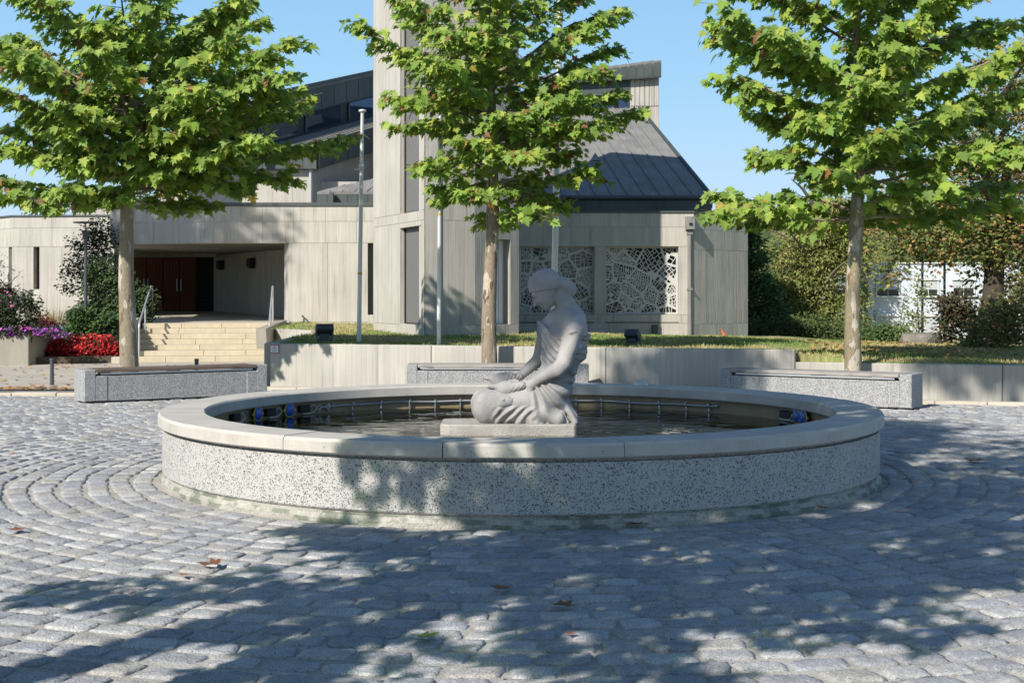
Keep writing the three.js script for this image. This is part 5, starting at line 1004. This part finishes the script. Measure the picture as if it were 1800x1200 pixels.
// --- right background
{
  const t = thing('maple_tree', 'broad maple with reddish green crown and dark trunk at the right edge', 'tree', [X(1745, 33), .3, -33]);
  limbs(t, 5, 6.4, .3, 12, 3.2, darkBark, .32);
  const p = (px, py, r, ry, dz = 0) => [X(px, 33) - X(1745, 33), Y(py, 33) - .3, dz, r, ry || r * .8, r * 1.1];
  crown(t, 'crown', 71, [p(1590, 412, 1.05, .66), p(1562, 478, .42, .32), p(1640, 400, 1.2, .9), p(1700, 422, 1.1, .74, .4), p(1740, 370, 1.3, 1.0), p(1790, 430, 1.3, 1.1, -.4), p(1760, 240, 1.6, 1.3), p(1830, 330, 1.6, 1.3), p(1690, 320, 1.1, .9, -.6), p(1800, 150, 1.4, 1.2), p(1790, 530, .8, .6, -.5), p(1860, 480, 1.3, 1.2), p(1610, 340, .9, .6, -.8)],
    { clumps: 1250, per: 22, spread: .27, size: .105, colors: [[.14, .20, .045], [.19, .22, .05], [.26, .19, .06], [.30, .165, .065], [.11, .16, .04], [.34, .23, .08], [.16, .215, .045]], shell: .5 });
  const yel = crown(t, 'yellow_leaves', 72, [p(1600, 440, 1.0, .9), p(1660, 420, 1.1, .8), p(1780, 220, 1.3, 1.2)], { clumps: 45, per: 3, spread: .12, size: .12, colors: [[.45, .34, .04], [.36, .29, .04]], shell: .9 });
  const w = thing('willow_tree', 'olive green feathery willow between the church and the right plane tree', 'tree', [X(1430, 46), -.05, -46]);
  limbs(w, 9, 5.6, .22, 16, 2.6, greyBark, .12);
  const q = (px, py, r, ry, dz = 0) => [X(px, 46) - X(1430, 46), Y(py, 46), dz, r, ry || r, r];
  crown(w, 'crown', 81, [q(1390, 470, 1.1, .95), q(1440, 430, 1.3, 1.2), q(1480, 400, 1.2, 1.1), q(1478, 480, 1.1, 1.3), q(1420, 520, 1.3, 1.1), q(1370, 545, .9, .8), q(1480, 550, 1.1, 1.0), q(1460, 370, .8, .6), q(1440, 580, 1.2, .6, .4)],
    { clumps: 1150, per: 30, spread: .32, size: .15, narrow: .5, droop: .7, colors: [[.24, .26, .07], [.30, .295, .09], [.19, .235, .055], [.33, .31, .11], [.165, .235, .05]], shell: .45 });
  const c = thing('dark_tree', 'dark green tree right behind the corner of the church', 'tree', [X(1322, 43), 0, -43]);
  limbs(c, 13, 4.4, .14, 10, 1.1, darkBark, .1);
  const k = (px, py, r, ry) => [X(px, 43) - X(1322, 43), Y(py, 43), 0, r, ry || r, r];
  crown(c, 'crown', 83, [k(1322, 440, .4, .6), k(1328, 480, .55, .8), k(1335, 530, .75, .8), k(1345, 570, .9, .6), k(1318, 410, .25, .4)], { clumps: 420, per: 26, spread: .22, size: .11, colors: [[.055, .12, .035], [.075, .145, .04], [.10, .17, .045]], shell: .35 });
  const hedge = thing('hedge', 'dark low hedge at the foot of the willow', 'hedge', [X(1410, 41.5), .05, -41.5]);
  limbs(hedge, 17, .7, .05, 6, .6, darkBark, .1);
  crown(hedge, 'foliage', 85, [[-1.1, .35, 0, .9, .5, .6], [0, .42, .1, 1.0, .55, .6], [1.2, .3, .2, 1.0, .42, .6]], { clumps: 380, per: 24, spread: .2, size: .09, colors: [[.07, .10, .03], [.09, .13, .032], [.125, .17, .04]], shell: .4 });
  // bushes along the lawn's edge
  const bush = (name, label, px, d, y0, blobs, o, h = .9) => { const b = thing(name, label, 'bush', [X(px, d), y0, -d]); limbs(b, px, h, .022, 7, .5, greyBark, .08); crown(b, 'foliage', px, blobs, o); };
  bush('dogwood_bush', 'dark red-green bush beside the boulder', 1690, 29.5, .35, [[0, .55, 0, .55, .5, .4], [-.15, .95, 0, .4, .35, .35], [.3, .8, .1, .4, .4, .3]], { clumps: 190, per: 18, spread: .18, size: .085, colors: [[.05, .065, .02], [.08, .07, .03], [.11, .07, .035]] });
  bush('snowberry_bush', 'yellow-green loose bush at the right edge of the lawn', 1750, 27.6, .38, [[0, .5, 0, .6, .5, .4], [-.3, .35, .1, .45, .35, .35], [.25, .85, 0, .4, .35, .3]], { clumps: 200, per: 15, spread: .2, size: .075, colors: [[.14, .17, .04], [.19, .18, .05], [.10, .13, .03], [.24, .15, .06]] });
  bush('young_maple_bush', 'pale thin sapling in front of the white building', 1615, 31.5, .35, [[0, .95, 0, .4, .5, .35], [.1, 1.5, 0, .28, .3, .25], [-.15, .5, 0, .4, .3, .3]], { clumps: 85, per: 9, spread: .16, size: .075, colors: [[.17, .21, .06], [.22, .24, .09], [.14, .17, .05]] }, 1.7);
  bush('low_bush', 'small green bush at the corner of the white building', 1560, 33.5, .3, [[0, .25, 0, .55, .3, .35]], { clumps: 110, per: 18, spread: .15, size: .075, colors: [[.06, .12, .03], [.09, .15, .035]] }, .4);
  bush('edge_bush', 'tall mixed bush under the maple at the right edge', 1800, 29, .35, [[0, .7, 0, .8, .7, .5], [.5, 1.1, -.2, .7, .6, .5]], { clumps: 260, per: 18, spread: .2, size: .085, colors: [[.10, .13, .03], [.07, .10, .025], [.17, .14, .05]] });
  // boulder
  const bo = thing('boulder', 'grey split boulder beside the lawn under the sapling', 'boulder', [X(1617, 30.4), .30, -30.4]);
  const bg = new THREE.IcosahedronGeometry(.5, 4), a = bg.attributes.position; for (let i = 0; i < a.count; i++) { const v = V().fromBufferAttribute(a, i), n = .9 + .25 * n3(v.x * 2.4, v.y * 2.4, v.z * 2.4) + .08 * n3(v.x * 7, v.y * 7, v.z * 7); v.multiplyScalar(n); v.y = clamp(v.y, -.3, .22 + .04 * v.x); v.x = clamp(v.x, -.46, .46); a.setXYZ(i, v.x, v.y + .2, v.z); } bg.computeVertexNormals();
  mesh('rock', uvm(bg), lit(T.stone, .02, .9, { color: rgb(.72, .68, .6) }), bo);
  // white building
  const D = 47, X0 = X(1528, D), X1 = X0 + 9, by = (p) => Y(p, D), b = thing('white_building', 'pale blue-white clad building behind the maple', 'building');
  mesh('wall', box(X0, X1, -.3, by(463), -D - 8, -D), M.cladding, b); mesh('corner_trim', box(X0 - .04, X0 + .12, -.3, by(462), -D - .1, -D + .04), M.white, b); mesh('parapet', box(X0 - .06, X1, by(463) + .001, by(461), -D - 8, -D + .06), M.white, b);
  for (const [p0, p1, q0, q1, blind] of [[1542, 1580, 607, 556, .72], [1604, 1648, 607, 556, .85], [1542, 1580, 520, 492, .6], [1616, 1648, 520, 492, .6], [1676, 1712, 607, 556, .8], [1676, 1712, 520, 492, .5]]) {
    const x0 = X(p0, D), x1 = X(p1, D), y0 = by(q0), y1 = by(q1), w = mesh('window', merge([box(x0 - .04, x0, y0, y1, -D, -D + .05), box(x1, x1 + .04, y0, y1, -D, -D + .05), box(x0 - .06, x1 + .06, y1 - .002, y1 + .09, -D, -D + .09), box(x0 - .05, x1 + .05, y0 - .05, y0, -D, -D + .08)]), M.white, b);
    mesh('pane', box(x0, x1, y0, y1, -D + .004, -D + .012), M.glass, w); mesh('blind', box(x0 + .01, x1 - .01, mix(y1, y0, blind), y1, -D + .02, -D + .03), M.lightGrey, w);
    mesh('blind_guide', box((x0 + x1) / 2 - .01, (x0 + x1) / 2 + .01, y0, y1, -D + .032, -D + .04), M.white, w);
  }
  for (const [px, label] of [[1622, 'thin grey post left of two before the white building'], [1661, 'thin grey post right of two before the white building']]) { const q2 = thing('post', label, 'post', [X(px, 36), .1, -36]); mesh('shaft', tube([V(0, -.2, 0), V(0, 2.6, 0)], [.035, .032], 10), M.anthracite, q2); mesh('cap', uvm(new THREE.SphereGeometry(.04, 10, 6).translate(0, 2.6, 0)), M.anthracite, q2); }
  const car = thing('parked_car', 'white roof of a parked car beyond the lawn', 'car', [X(1482, 40), -.3, -40]);
  const cs = new THREE.Shape(); [[-1.6, .1], [-1.62, .32], [-1.1, .38], [-.75, .46], [.5, .47], [1.0, .36], [1.55, .3], [1.6, .1]].forEach(([x, y], i) => i ? cs.lineTo(x, y) : cs.moveTo(x, y)); const cg = new THREE.ExtrudeGeometry(cs, { depth: 1.4, bevelEnabled: true, bevelSize: .05, bevelThickness: .08, bevelSegments: 2 }); mesh('body', uvm(cg.translate(0, -.02, -.7).scale(.75, .9, .75)), M.white, car);
  for (const s of [-.75, .72]) mesh('wheel', uvm(new THREE.CylinderGeometry(.16, .16, 1.2, 18).rotateX(Math.PI / 2).translate(s, .1, 0)), M.black, car);
  // wooded hills
  const pos = [], idx = [], NX = 240, NY = 26, Rh = rng(5);
  const ridge = (x) => 34 + 9 * Math.sin(x * .004 + 1) + 6 * Math.sin(x * .011) + 5 * n3(x * .02, 0, 0);
  for (let j = 0; j <= NY; j++) for (let i = 0; i <= NX; i++) { const x = mix(-900, 1100, i / NX), t = j / NY; pos.push(x + 3 * n3(i, j, 1), ridge(x) * Math.sin(t * Math.PI * .5) + 4.5 * n3(x * .09, j * .7, 2) * Math.min(1, t * 4) - 2, -(640 + 240 * t)); }
  for (let j = 0; j < NY; j++) for (let i = 0; i < NX; i++) { const a0 = j * (NX + 1) + i, b0 = a0 + NX + 1; idx.push(a0, a0 + 1, b0, a0 + 1, b0 + 1, b0); }
  const hg = new THREE.BufferGeometry(); hg.setAttribute('position', new THREE.Float32BufferAttribute(pos, 3)); hg.setIndex(idx); hg.computeVertexNormals();
  const hills = structure('hills', uvm(hg), plain(.10, .125, .055, 1), 'wooded hills on the horizon');
  const tuft = new THREE.IcosahedronGeometry(1, 1), wood = new THREE.InstancedMesh(tuft, plain(1, 1, 1, 1), 9000), m4 = new THREE.Matrix4(), qq = new THREE.Quaternion();
  for (let i = 0; i < 9000; i++) { const x = mix(-300, 500, Rh()), t = Rh(), s = 2.5 + Rh() * 3.5, y = ridge(x) * Math.sin(t * Math.PI * .5) + 1; wood.setMatrixAt(i, m4.compose(V(x, y, -(640 + 240 * t)), qq.setFromEuler(new THREE.Euler(Rh() * 3, Rh() * 3, 0)), V(s, s * (.8 + Rh() * .5), s))); const a0 = Rh(); wood.setColorAt(i, rgb(...(a0 < .6 ? [.06, .09, .03] : a0 < .85 ? [.10, .11, .035] : [.15, .09, .035]))); }
  wood.name = 'forest'; wood.userData = { kind: 'stuff', label: 'far forest covering the hills', category: 'forest' }; wood.castShadow = wood.receiveShadow = true; scene.add(wood);
  // far conifers at the left and a tree top behind the roofs
  for (const [px, d, h, label] of [[35, 70, 5.7, 'thin bare conifer above the left wing, left of two'], [85, 74, 5.2, 'low rounded tree top above the left wing'], [1262, 62, 5.4, 'pale tree top above the church end wall']]) { const f = thing('far_tree', label, 'tree', [X(px, d), 0, -d]); limbs(f, px, h - .6, .1, 12, 1.2, darkBark, .4); crown(f, 'crown', px, [[0, h - .9, 0, 1.2, .55, 1], [.6, h - .5, 0, .6, .4, .6], [-.9, h - 1.1, 0, .8, .4, .6]], { clumps: 70, per: 16, spread: .3, size: .16, colors: [[.06, .09, .03], [.09, .11, .035]], shell: .3 }); }
  { const f = thing('far_tree', 'green tree behind the roof terrace of the church', 'tree', [X(265, 60), 0, -60]); limbs(f, 3, 5, .14, 10, 1.2, darkBark, .4); crown(f, 'crown', 265, [[0, 5.2, 0, 1.2, 1.2, 1], [.7, 4.7, 0, .9, .9, .8]], { clumps: 150, per: 22, spread: .3, size: .15, colors: [[.07, .12, .03], [.10, .15, .035]], shell: .3 }); }
}
// --- garden left of the stairs
{
  const bed = structure('flower_bed', prism([[X(-60, 30.6), 30.6], [X(205, 31.6), 31.6], [-9.35, 37], [-20, 38.6], [-20, 31]], -.05, .16), M.soil, 'planted bed left of the stairs');
  const edge = thing('bed_kerb', 'low pale concrete edging in front of the red flowers', 'kerb', [X(54, 31.3), 0, -31.3], Math.atan2(.3, 2));
  for (let i = 0; i < 3; i++) mesh('edging_stone', cbox(i * .665, i * .665 + .655, -.05, .145, -.14, 0, .012, i), M.kerb, edge);
  const pl = thing('planter', 'grey concrete planter wall at the left edge', 'planter', [X(-120, 30), 0, -30.6]);
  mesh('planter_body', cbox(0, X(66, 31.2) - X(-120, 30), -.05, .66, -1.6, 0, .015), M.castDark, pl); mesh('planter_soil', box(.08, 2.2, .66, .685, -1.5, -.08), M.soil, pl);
  const disc = (() => { const g = new THREE.CircleGeometry(.5, 6); g.translate(0, .5, 0); return g; })();
  const plant = (name, label, cat, px, d, y0, blobs, o, flower) => { const b = thing(name, label, cat, [X(px, d), y0, -d]); limbs(b, px + 7, .3, .012, 6, .3, darkBark, .05); crown(b, 'foliage', px + 3, blobs, o); if (flower) crown(b, 'blossom', px + 5, blobs, { mat: petal, geo: disc, ...flower }); return b; };
  plant('pink_flower_bush', 'rounded dark bush with pink blossoms in the planter', 'bush', 30, 31.2, .64, [[-.05, .48, 0, .62, .52, .5], [-.55, .35, 0, .5, .4, .4]], { clumps: 260, per: 20, spread: .14, size: .075, colors: [[.035, .055, .02], [.05, .075, .025]] }, { clumps: 60, per: 3, spread: .035, size: .055, colors: [[.55, .10, .30], [.45, .06, .22]], shell: .95, droop: 0 });
  plant('petunia', 'purple trailing petunias along the planter rim', 'flowers', 55, 30.75, .6, [[-.75, .1, .05, .6, .13, .14], [.0, .1, .05, .7, .14, .16], [.6, .0, .05, .35, .13, .15]], { clumps: 130, per: 12, spread: .1, size: .06, colors: [[.035, .06, .022], [.05, .08, .03]] }, { clumps: 130, per: 3, spread: .05, size: .055, colors: [[.30, .05, .42], [.38, .08, .50], [.42, .05, .28]], shell: .85, droop: 0 });
  plant('red_shrub', 'dark shrub with red flowers at the left edge', 'bush', -8, 32.2, .6, [[0, .75, 0, .5, .55, .4]], { clumps: 170, per: 18, spread: .14, size: .08, colors: [[.05, .04, .02], [.035, .05, .02]] }, { clumps: 60, per: 3, spread: .05, size: .06, colors: [[.30, .015, .02], [.22, .01, .02]], shell: .9 });
  plant('red_begonias', 'dense carpet of bright red begonias beside the stairs', 'flowers', 130, 32.1, .14, [[-.55, .12, .1, .5, .22, .36], [0, .22, 0, .6, .28, .42], [.55, .22, .0, .5, .28, .4], [-.8, .06, .22, .3, .14, .3], [.2, .1, .3, .8, .16, .25], [.85, .12, .1, .25, .2, .3]], { clumps: 420, per: 10, spread: .09, size: .06, colors: [[.05, .05, .02], [.07, .03, .02]] }, { clumps: 1000, per: 6, spread: .07, size: .055, colors: [[.52, .018, .022], [.42, .012, .016], [.62, .05, .04]], shell: .85, droop: -.3 });
  plant('silver_plant', 'silvery white foliage plant behind the red flowers', 'plant', 103, 33.6, .2, [[0, .34, 0, .42, .3, .3]], { clumps: 200, per: 14, spread: .1, size: .06, colors: [[.38, .40, .40], [.28, .31, .31]], narrow: .6 });
  plant('silver_plant', 'small silvery plant between red flowers and stairs', 'plant', 196, 33.4, .2, [[0, .3, 0, .26, .22, .2]], { clumps: 90, per: 14, spread: .1, size: .055, colors: [[.36, .38, .38], [.28, .3, .3]], narrow: .6 });
  plant('red_leaf_plant', 'dark red foliage behind the silvery plant', 'plant', 100, 34.4, .2, [[-.3, .55, 0, .3, .24, .24], [.3, .5, 0, .25, .2, .22]], { clumps: 110, per: 14, spread: .12, size: .075, colors: [[.14, .012, .018], [.2, .02, .025]] });
  plant('green_shrub', 'bright green shrub behind the red flowers', 'bush', 153, 33.2, .2, [[0, .45, 0, .42, .42, .35], [.35, .55, -.2, .35, .4, .3], [-.2, .75, -.1, .3, .35, .3]], { clumps: 330, per: 20, spread: .14, size: .085, colors: [[.06, .12, .03], [.09, .16, .035], [.045, .09, .025]] });
  const tall = thing('tall_shrub', 'tall airy shrub with small leaves left of the plane trunk', 'shrub', [X(200, 34.5), .15, -34.5]);
  limbs(tall, 8, 2.3, .05, 14, 1.0, darkBark, .12);
  crown(tall, 'foliage', 91, [[-.1, 1.4, 0, .75, .75, .55], [.3, .9, .1, .7, .7, .5], [.55, 1.25, 0, .45, .45, .4], [-.25, 2.0, 0, .5, .5, .45], [.1, .4, .1, .6, .4, .5], [-.5, .9, 0, .4, .5, .4]], { clumps: 640, per: 22, spread: .2, size: .085, colors: [[.055, .10, .03], [.08, .135, .04], [.10, .15, .05], [.04, .075, .025]], shell: .35 });
  const birch = thing('climbing_shrub', 'slender dark shrub growing up before the left wing', 'shrub', [X(165, 36.8), .15, -36.8]);
  limbs(birch, 12, 3.1, .04, 16, .8, darkBark, .2);
  crown(birch, 'foliage', 93, [[-.2, 2.6, 0, .55, .5, .3], [.25, 2.7, 0, .5, .55, .3], [-.5, 2.1, 0, .45, .3, .25], [.0, 1.7, 0, .5, .5, .3], [-.75, 1.65, 0, .3, .18, .2], [.1, 3.15, 0, .45, .3, .25]], { clumps: 240, per: 15, spread: .17, size: .08, colors: [[.035, .065, .025], [.05, .08, .03], [.03, .05, .02]], shell: .3 });
  const white = thing('pale_shrub', 'thin pale shrub before the left wing at the edge of the picture', 'shrub', [X(12, 36.5), .15, -36.5]);
  limbs(white, 14, 2.0, .03, 14, .7, greyBark, .2); crown(white, 'foliage', 95, [[-.1, 1.7, 0, .5, .55, .3], [.2, 1.2, 0, .5, .4, .3], [-.3, 2.2, 0, .3, .35, .25]], { clumps: 70, per: 9, spread: .16, size: .06, colors: [[.16, .15, .12], [.11, .12, .08]], shell: .3 });
  // ornamental grasses
  const gr = (label, px, d, h, n, colors, seed) => { const t = thing('ornamental_grass', label, 'grass tuft', [X(px, d), .15, -d], 0, 'ornamental grasses before the left wing'), R = rng(seed), g = [];
    const cols = colors.map((c) => plain(...c, .9)); const lists = colors.map(() => []);
    for (let i = 0; i < n; i++) { const a = R() * 6.28, r = R() * .18, l = h * (.6 + R() * .5), o = .12 + R() * .35, p = V(Math.cos(a) * r, 0, Math.sin(a) * r), m = p.clone().add(V(Math.cos(a) * o * .35, l * .65, Math.sin(a) * o * .35)), e = p.clone().add(V(Math.cos(a) * o, l, Math.sin(a) * o)); lists[i % colors.length].push(tube([p, m, e], [.005, .005, .002], 3, null, false)); }
    lists.forEach((l, i) => mesh('blades', merge(l), cols[i], t, { kind: 'stuff' })); };
  gr('yellow-green grass tuft under the slit window', 55, 36.6, .75, 160, [[.22, .21, .05], [.14, .17, .04]], 3); gr('golden upright grass tuft left of the lamp post', 78, 36.2, .95, 170, [[.36, .26, .10], [.28, .2, .07]], 5); gr('beige feathery grass mound beside the lamp post', 122, 35.4, .7, 260, [[.33, .27, .16], [.22, .21, .09]], 7); gr('dark green grass tuft between golden tufts', 100, 36.9, 1.0, 170, [[.10, .13, .04], [.16, .16, .05]], 9);
  const lp = thing('lamp_post', 'slim grey lamp post with funnel head in the shrubs', 'lamp post', [X(150, 34), .1, -34]);
  mesh('shaft', tube([V(0, -.1, 0), V(0, Y(418, 34) - .1, 0)], [.045, .04], 12), M.anthracite, lp); mesh('funnel', uvm(new THREE.CylinderGeometry(.11, .045, .2, 20).translate(0, Y(412, 34) - .1, 0)), M.anthracite, lp); mesh('disc', uvm(new THREE.CylinderGeometry(.3, .3, .025, 28).translate(0, Y(391, 34) - .1, 0)), M.anthracite, lp); mesh('stem', tube([V(0, Y(409, 34) - .1, 0), V(0, Y(391, 34) - .1, 0)], [.015, .015], 8), M.anthracite, lp);
}
// ---------------------------------------------------------------- flag poles, floodlights, bollards, sign
function pole(px, d, r, h, label, extra) {
  const x = X(px, d), y = lawnH(x, d), t = thing('flag_pole', label, 'flag pole', [x, y, -d], 0, 'flag poles on the lawn');
  const lean = extra?.lean || 0, H = h - y; mesh('shaft', tube([V(0, -.1, 0), V(lean * .5, H * .5, 0), V(lean, H, 0)], [r, r * .92, r * .74], 16), M.pole, t);
  mesh('finial', uvm(new THREE.LatheGeometry([[0, 0], [r * .9, 0], [r * 1.7, .02], [r * 1.6, .05], [0, .065]].map((p) => new THREE.Vector2(...p)), 16).translate(lean, H, 0)), M.pole, t);
  if (extra?.collar) { mesh('collar', merge([uvm(new THREE.CylinderGeometry(r * 1.25, r * 1.25, .1, 16).translate(lean * extra.collar / H, extra.collar, 0)), box(-r * 1.8, r * 1.2, extra.collar - .05, extra.collar - .02, -.03, .03)]), M.lightGrey, t); }
  mesh('sticker', uvm(new THREE.CylinderGeometry(r * 1.02, r * 1.02, .04, 16, 1, true).translate(lean * .3, H * .3, 0)), M.yellow, t);
  return t;
}
pole(630.5, 25.3, .042, 4.90, 'left white flag pole standing on the dry grass', { lean: .065, collar: 3.2 });
pole(771, 23.6, .036, 8.2, 'thin flag pole rising into the middle plane tree', { lean: .05 });
pole(972, 25.6, .062, 8.6, 'thick silver flag pole behind the head of the statue', { lean: .17 });
function floodlight(px, d, turn, label, s) {
  const x = X(px, d), t = thing('floodlight', label, 'floodlight', [x, lawnH(x, d) - .01, -d], turn, 'floodlights on the lawn');
  mesh('base', cbox(-.14 * s, .14 * s, 0, .08 * s, -.1, .1, .012), M.anthracite, t); mesh('bracket', merge([box(-.15 * s, -.13 * s, .06, .2 * s, -.03, .03), box(.13 * s, .15 * s, .06, .2 * s, -.03, .03), box(-.1 * s, .1 * s, .07, .16 * s, -.05, .05)]), M.anthracite, t);
  const h = mesh('housing', merge([cbox(-.16 * s, .16 * s, -.06, .07, -.13, .12, .02), box(-.15 * s, .15 * s, -.05, .06, -.16, -.13)]), M.anthracite, t); h.position.set(0, .24 * s, 0); h.rotation.x = -.5; mesh('glass', box(-.14 * s, .14 * s, -.045, .055, -.168, -.161), M.glass, h);
}
floodlight(570, 25.4, .25, 'left dark floodlight on the dry grass beside the flag pole', 1); floodlight(1112, 25.2, -.4, 'right dark floodlight on the green lawn below the screens', .8);
for (const [px, d, label] of [[90.5, 24.0, 'left grey bollard on the beige forecourt'], [345, 23.9, 'grey bollard peeking over the left bench']]) {
  const t = thing('bollard', label, 'bollard', [X(px, d), 0, -d], 0, 'bollards on the forecourt');
  mesh('shaft', uvm(new THREE.CylinderGeometry(.034, .036, .43, 18).translate(0, .215, 0)), M.anthracite, t); mesh('cap', uvm(new THREE.LatheGeometry([[.038, 0], [.04, .02], [.034, .035], [0, .04]].map((p) => new THREE.Vector2(...p)), 18).translate(0, .43, 0)), M.anthracite, t);
}
{
  const x = X(482, 23.9), d = wallD(x) , t = thing('warning_sign', 'small white sign with red border on the end of the retaining wall', 'sign', [x, .635, -d + .01], Math.atan2(-.31, 1));
  mesh('plate', cbox(-.088, .088, -.072, .072, -.008, .006, .004), M.red, t); mesh('panel', box(-.075, .075, -.06, .06, .006, .0085), M.white, t);
  const R = rng(3), bars = [box(-.012, .012, .035, .047, .0085, .0095)]; for (let k = 0; k < 6; k++) { const w = .025 + R() * .035; bars.push(box(-w, w, .022 - k * .014, .026 - k * .014, .0085, .0095)); } mesh('print', merge(bars), M.dark, t);
}
// ---------------------------------------------------------------- fallen leaves
{
  const brown = [[.22, .085, .03], [.16, .065, .03], [.30, .12, .04]].map((c) => plain(...c, .8)), green = plain(.26, .30, .06, .7);
  const curled = (() => { const g = leafGeo.clone(), p = g.attributes.position; for (let i = 0; i < p.count; i++) { const x = p.getX(i), y = p.getY(i); p.setZ(i, .5 * x * x + .22 * (y - .4) * (y - .4) + .03 * Math.sin(y * 9)); } g.computeVertexNormals(); return g; })();
  const spots = [[735, 1128, 'yellow-green leaf lying on the cobbles in the foreground', 1, .13], [978, 1073, 'curled brown leaf in the middle foreground', 0, .13], [885, 1040, 'thin brown leaf in a sun fleck before the basin', 0, .1], [383, 1000, 'large brown leaf at the edge of the tree shade', 1.5, .13], [1720, 816, 'orange-brown leaf on the shaded cobbles at the right', 2, .16], [30, 940, 'brown leaf at the left edge of the cobbles', 0, .12], [1595, 848, 'tiny red leaf right of the basin', 2, .06], [50, 740, 'small orange leaf on the far left cobbles', 2, .07], [24, 803, 'small yellowish leaf on the left cobbles', 2, .07], [500, 905, 'small orange leaf beside the basin foot', 2, .06], [1005, 1122, 'small brown leaf scrap in the foreground', 0, .05], [1005, 1121, '', -1], [1440, 899, 'orange leaf scrap at the right foot of the basin', 2, .08], [1120, 927, 'brown leaf leaning on the basin foot', 0, .11], [325, 1018, 'small orange leaf in a sun fleck at the left', 2, .06]];
  const R = rng(8);
  for (const [px, py, label, c, s] of spots) { if (c < 0) continue; const d = FOCAL * EYE / (py - HORIZON), m = mesh('fallen_leaf', curled, c === 1 ? green : brown[Math.floor(c)], null); m.position.set(X(px, d), .028, -d); m.rotation.set(-Math.PI / 2 + (R() - .5) * .3, 0, R() * 6.28); m.scale.setScalar(s); tag(m, label, 'leaf', 'fallen leaves on the cobbles'); }
  // litter along the street edge and under the maple
  const n = 1500, im = new THREE.InstancedMesh(curled, plain(1, 1, 1, .9), n), m4 = new THREE.Matrix4(), q = new THREE.Quaternion();
  for (let i = 0; i < n; i++) {
    let x, d, y; const k = R();
    if (k < .25) { x = mix(-12, -5, R()); d = 22.95 + Math.pow(R(), 2) * .5; y = .012; } else if (k < .4) { x = mix(-12, -5, R()); d = mix(23, 31, R()); y = .012; } else { d = mix(22, 31, R()); x = X(mix(1420, 1860, R()), d); if (d < wallD(x) + .3) d = wallD(x) + .4; y = lawnH(x, d) + .025; }
    const s = .04 + R() * .06; im.setMatrixAt(i, m4.compose(V(x, y, -d), q.setFromEuler(new THREE.Euler(-Math.PI / 2 + (R() - .5), 0, R() * 6.28)), V(s, s, s))); im.setColorAt(i, rgb(...[[.34, .18, .05], [.26, .13, .05], [.42, .28, .08]][Math.floor(R() * 3)]));
  }
  im.name = 'leaf_litter'; im.userData = { kind: 'stuff', label: 'dry leaf litter along street and lawn edge', category: 'leaf litter' }; im.castShadow = im.receiveShadow = true; scene.add(im);
}
renderer.render(scene, camera);
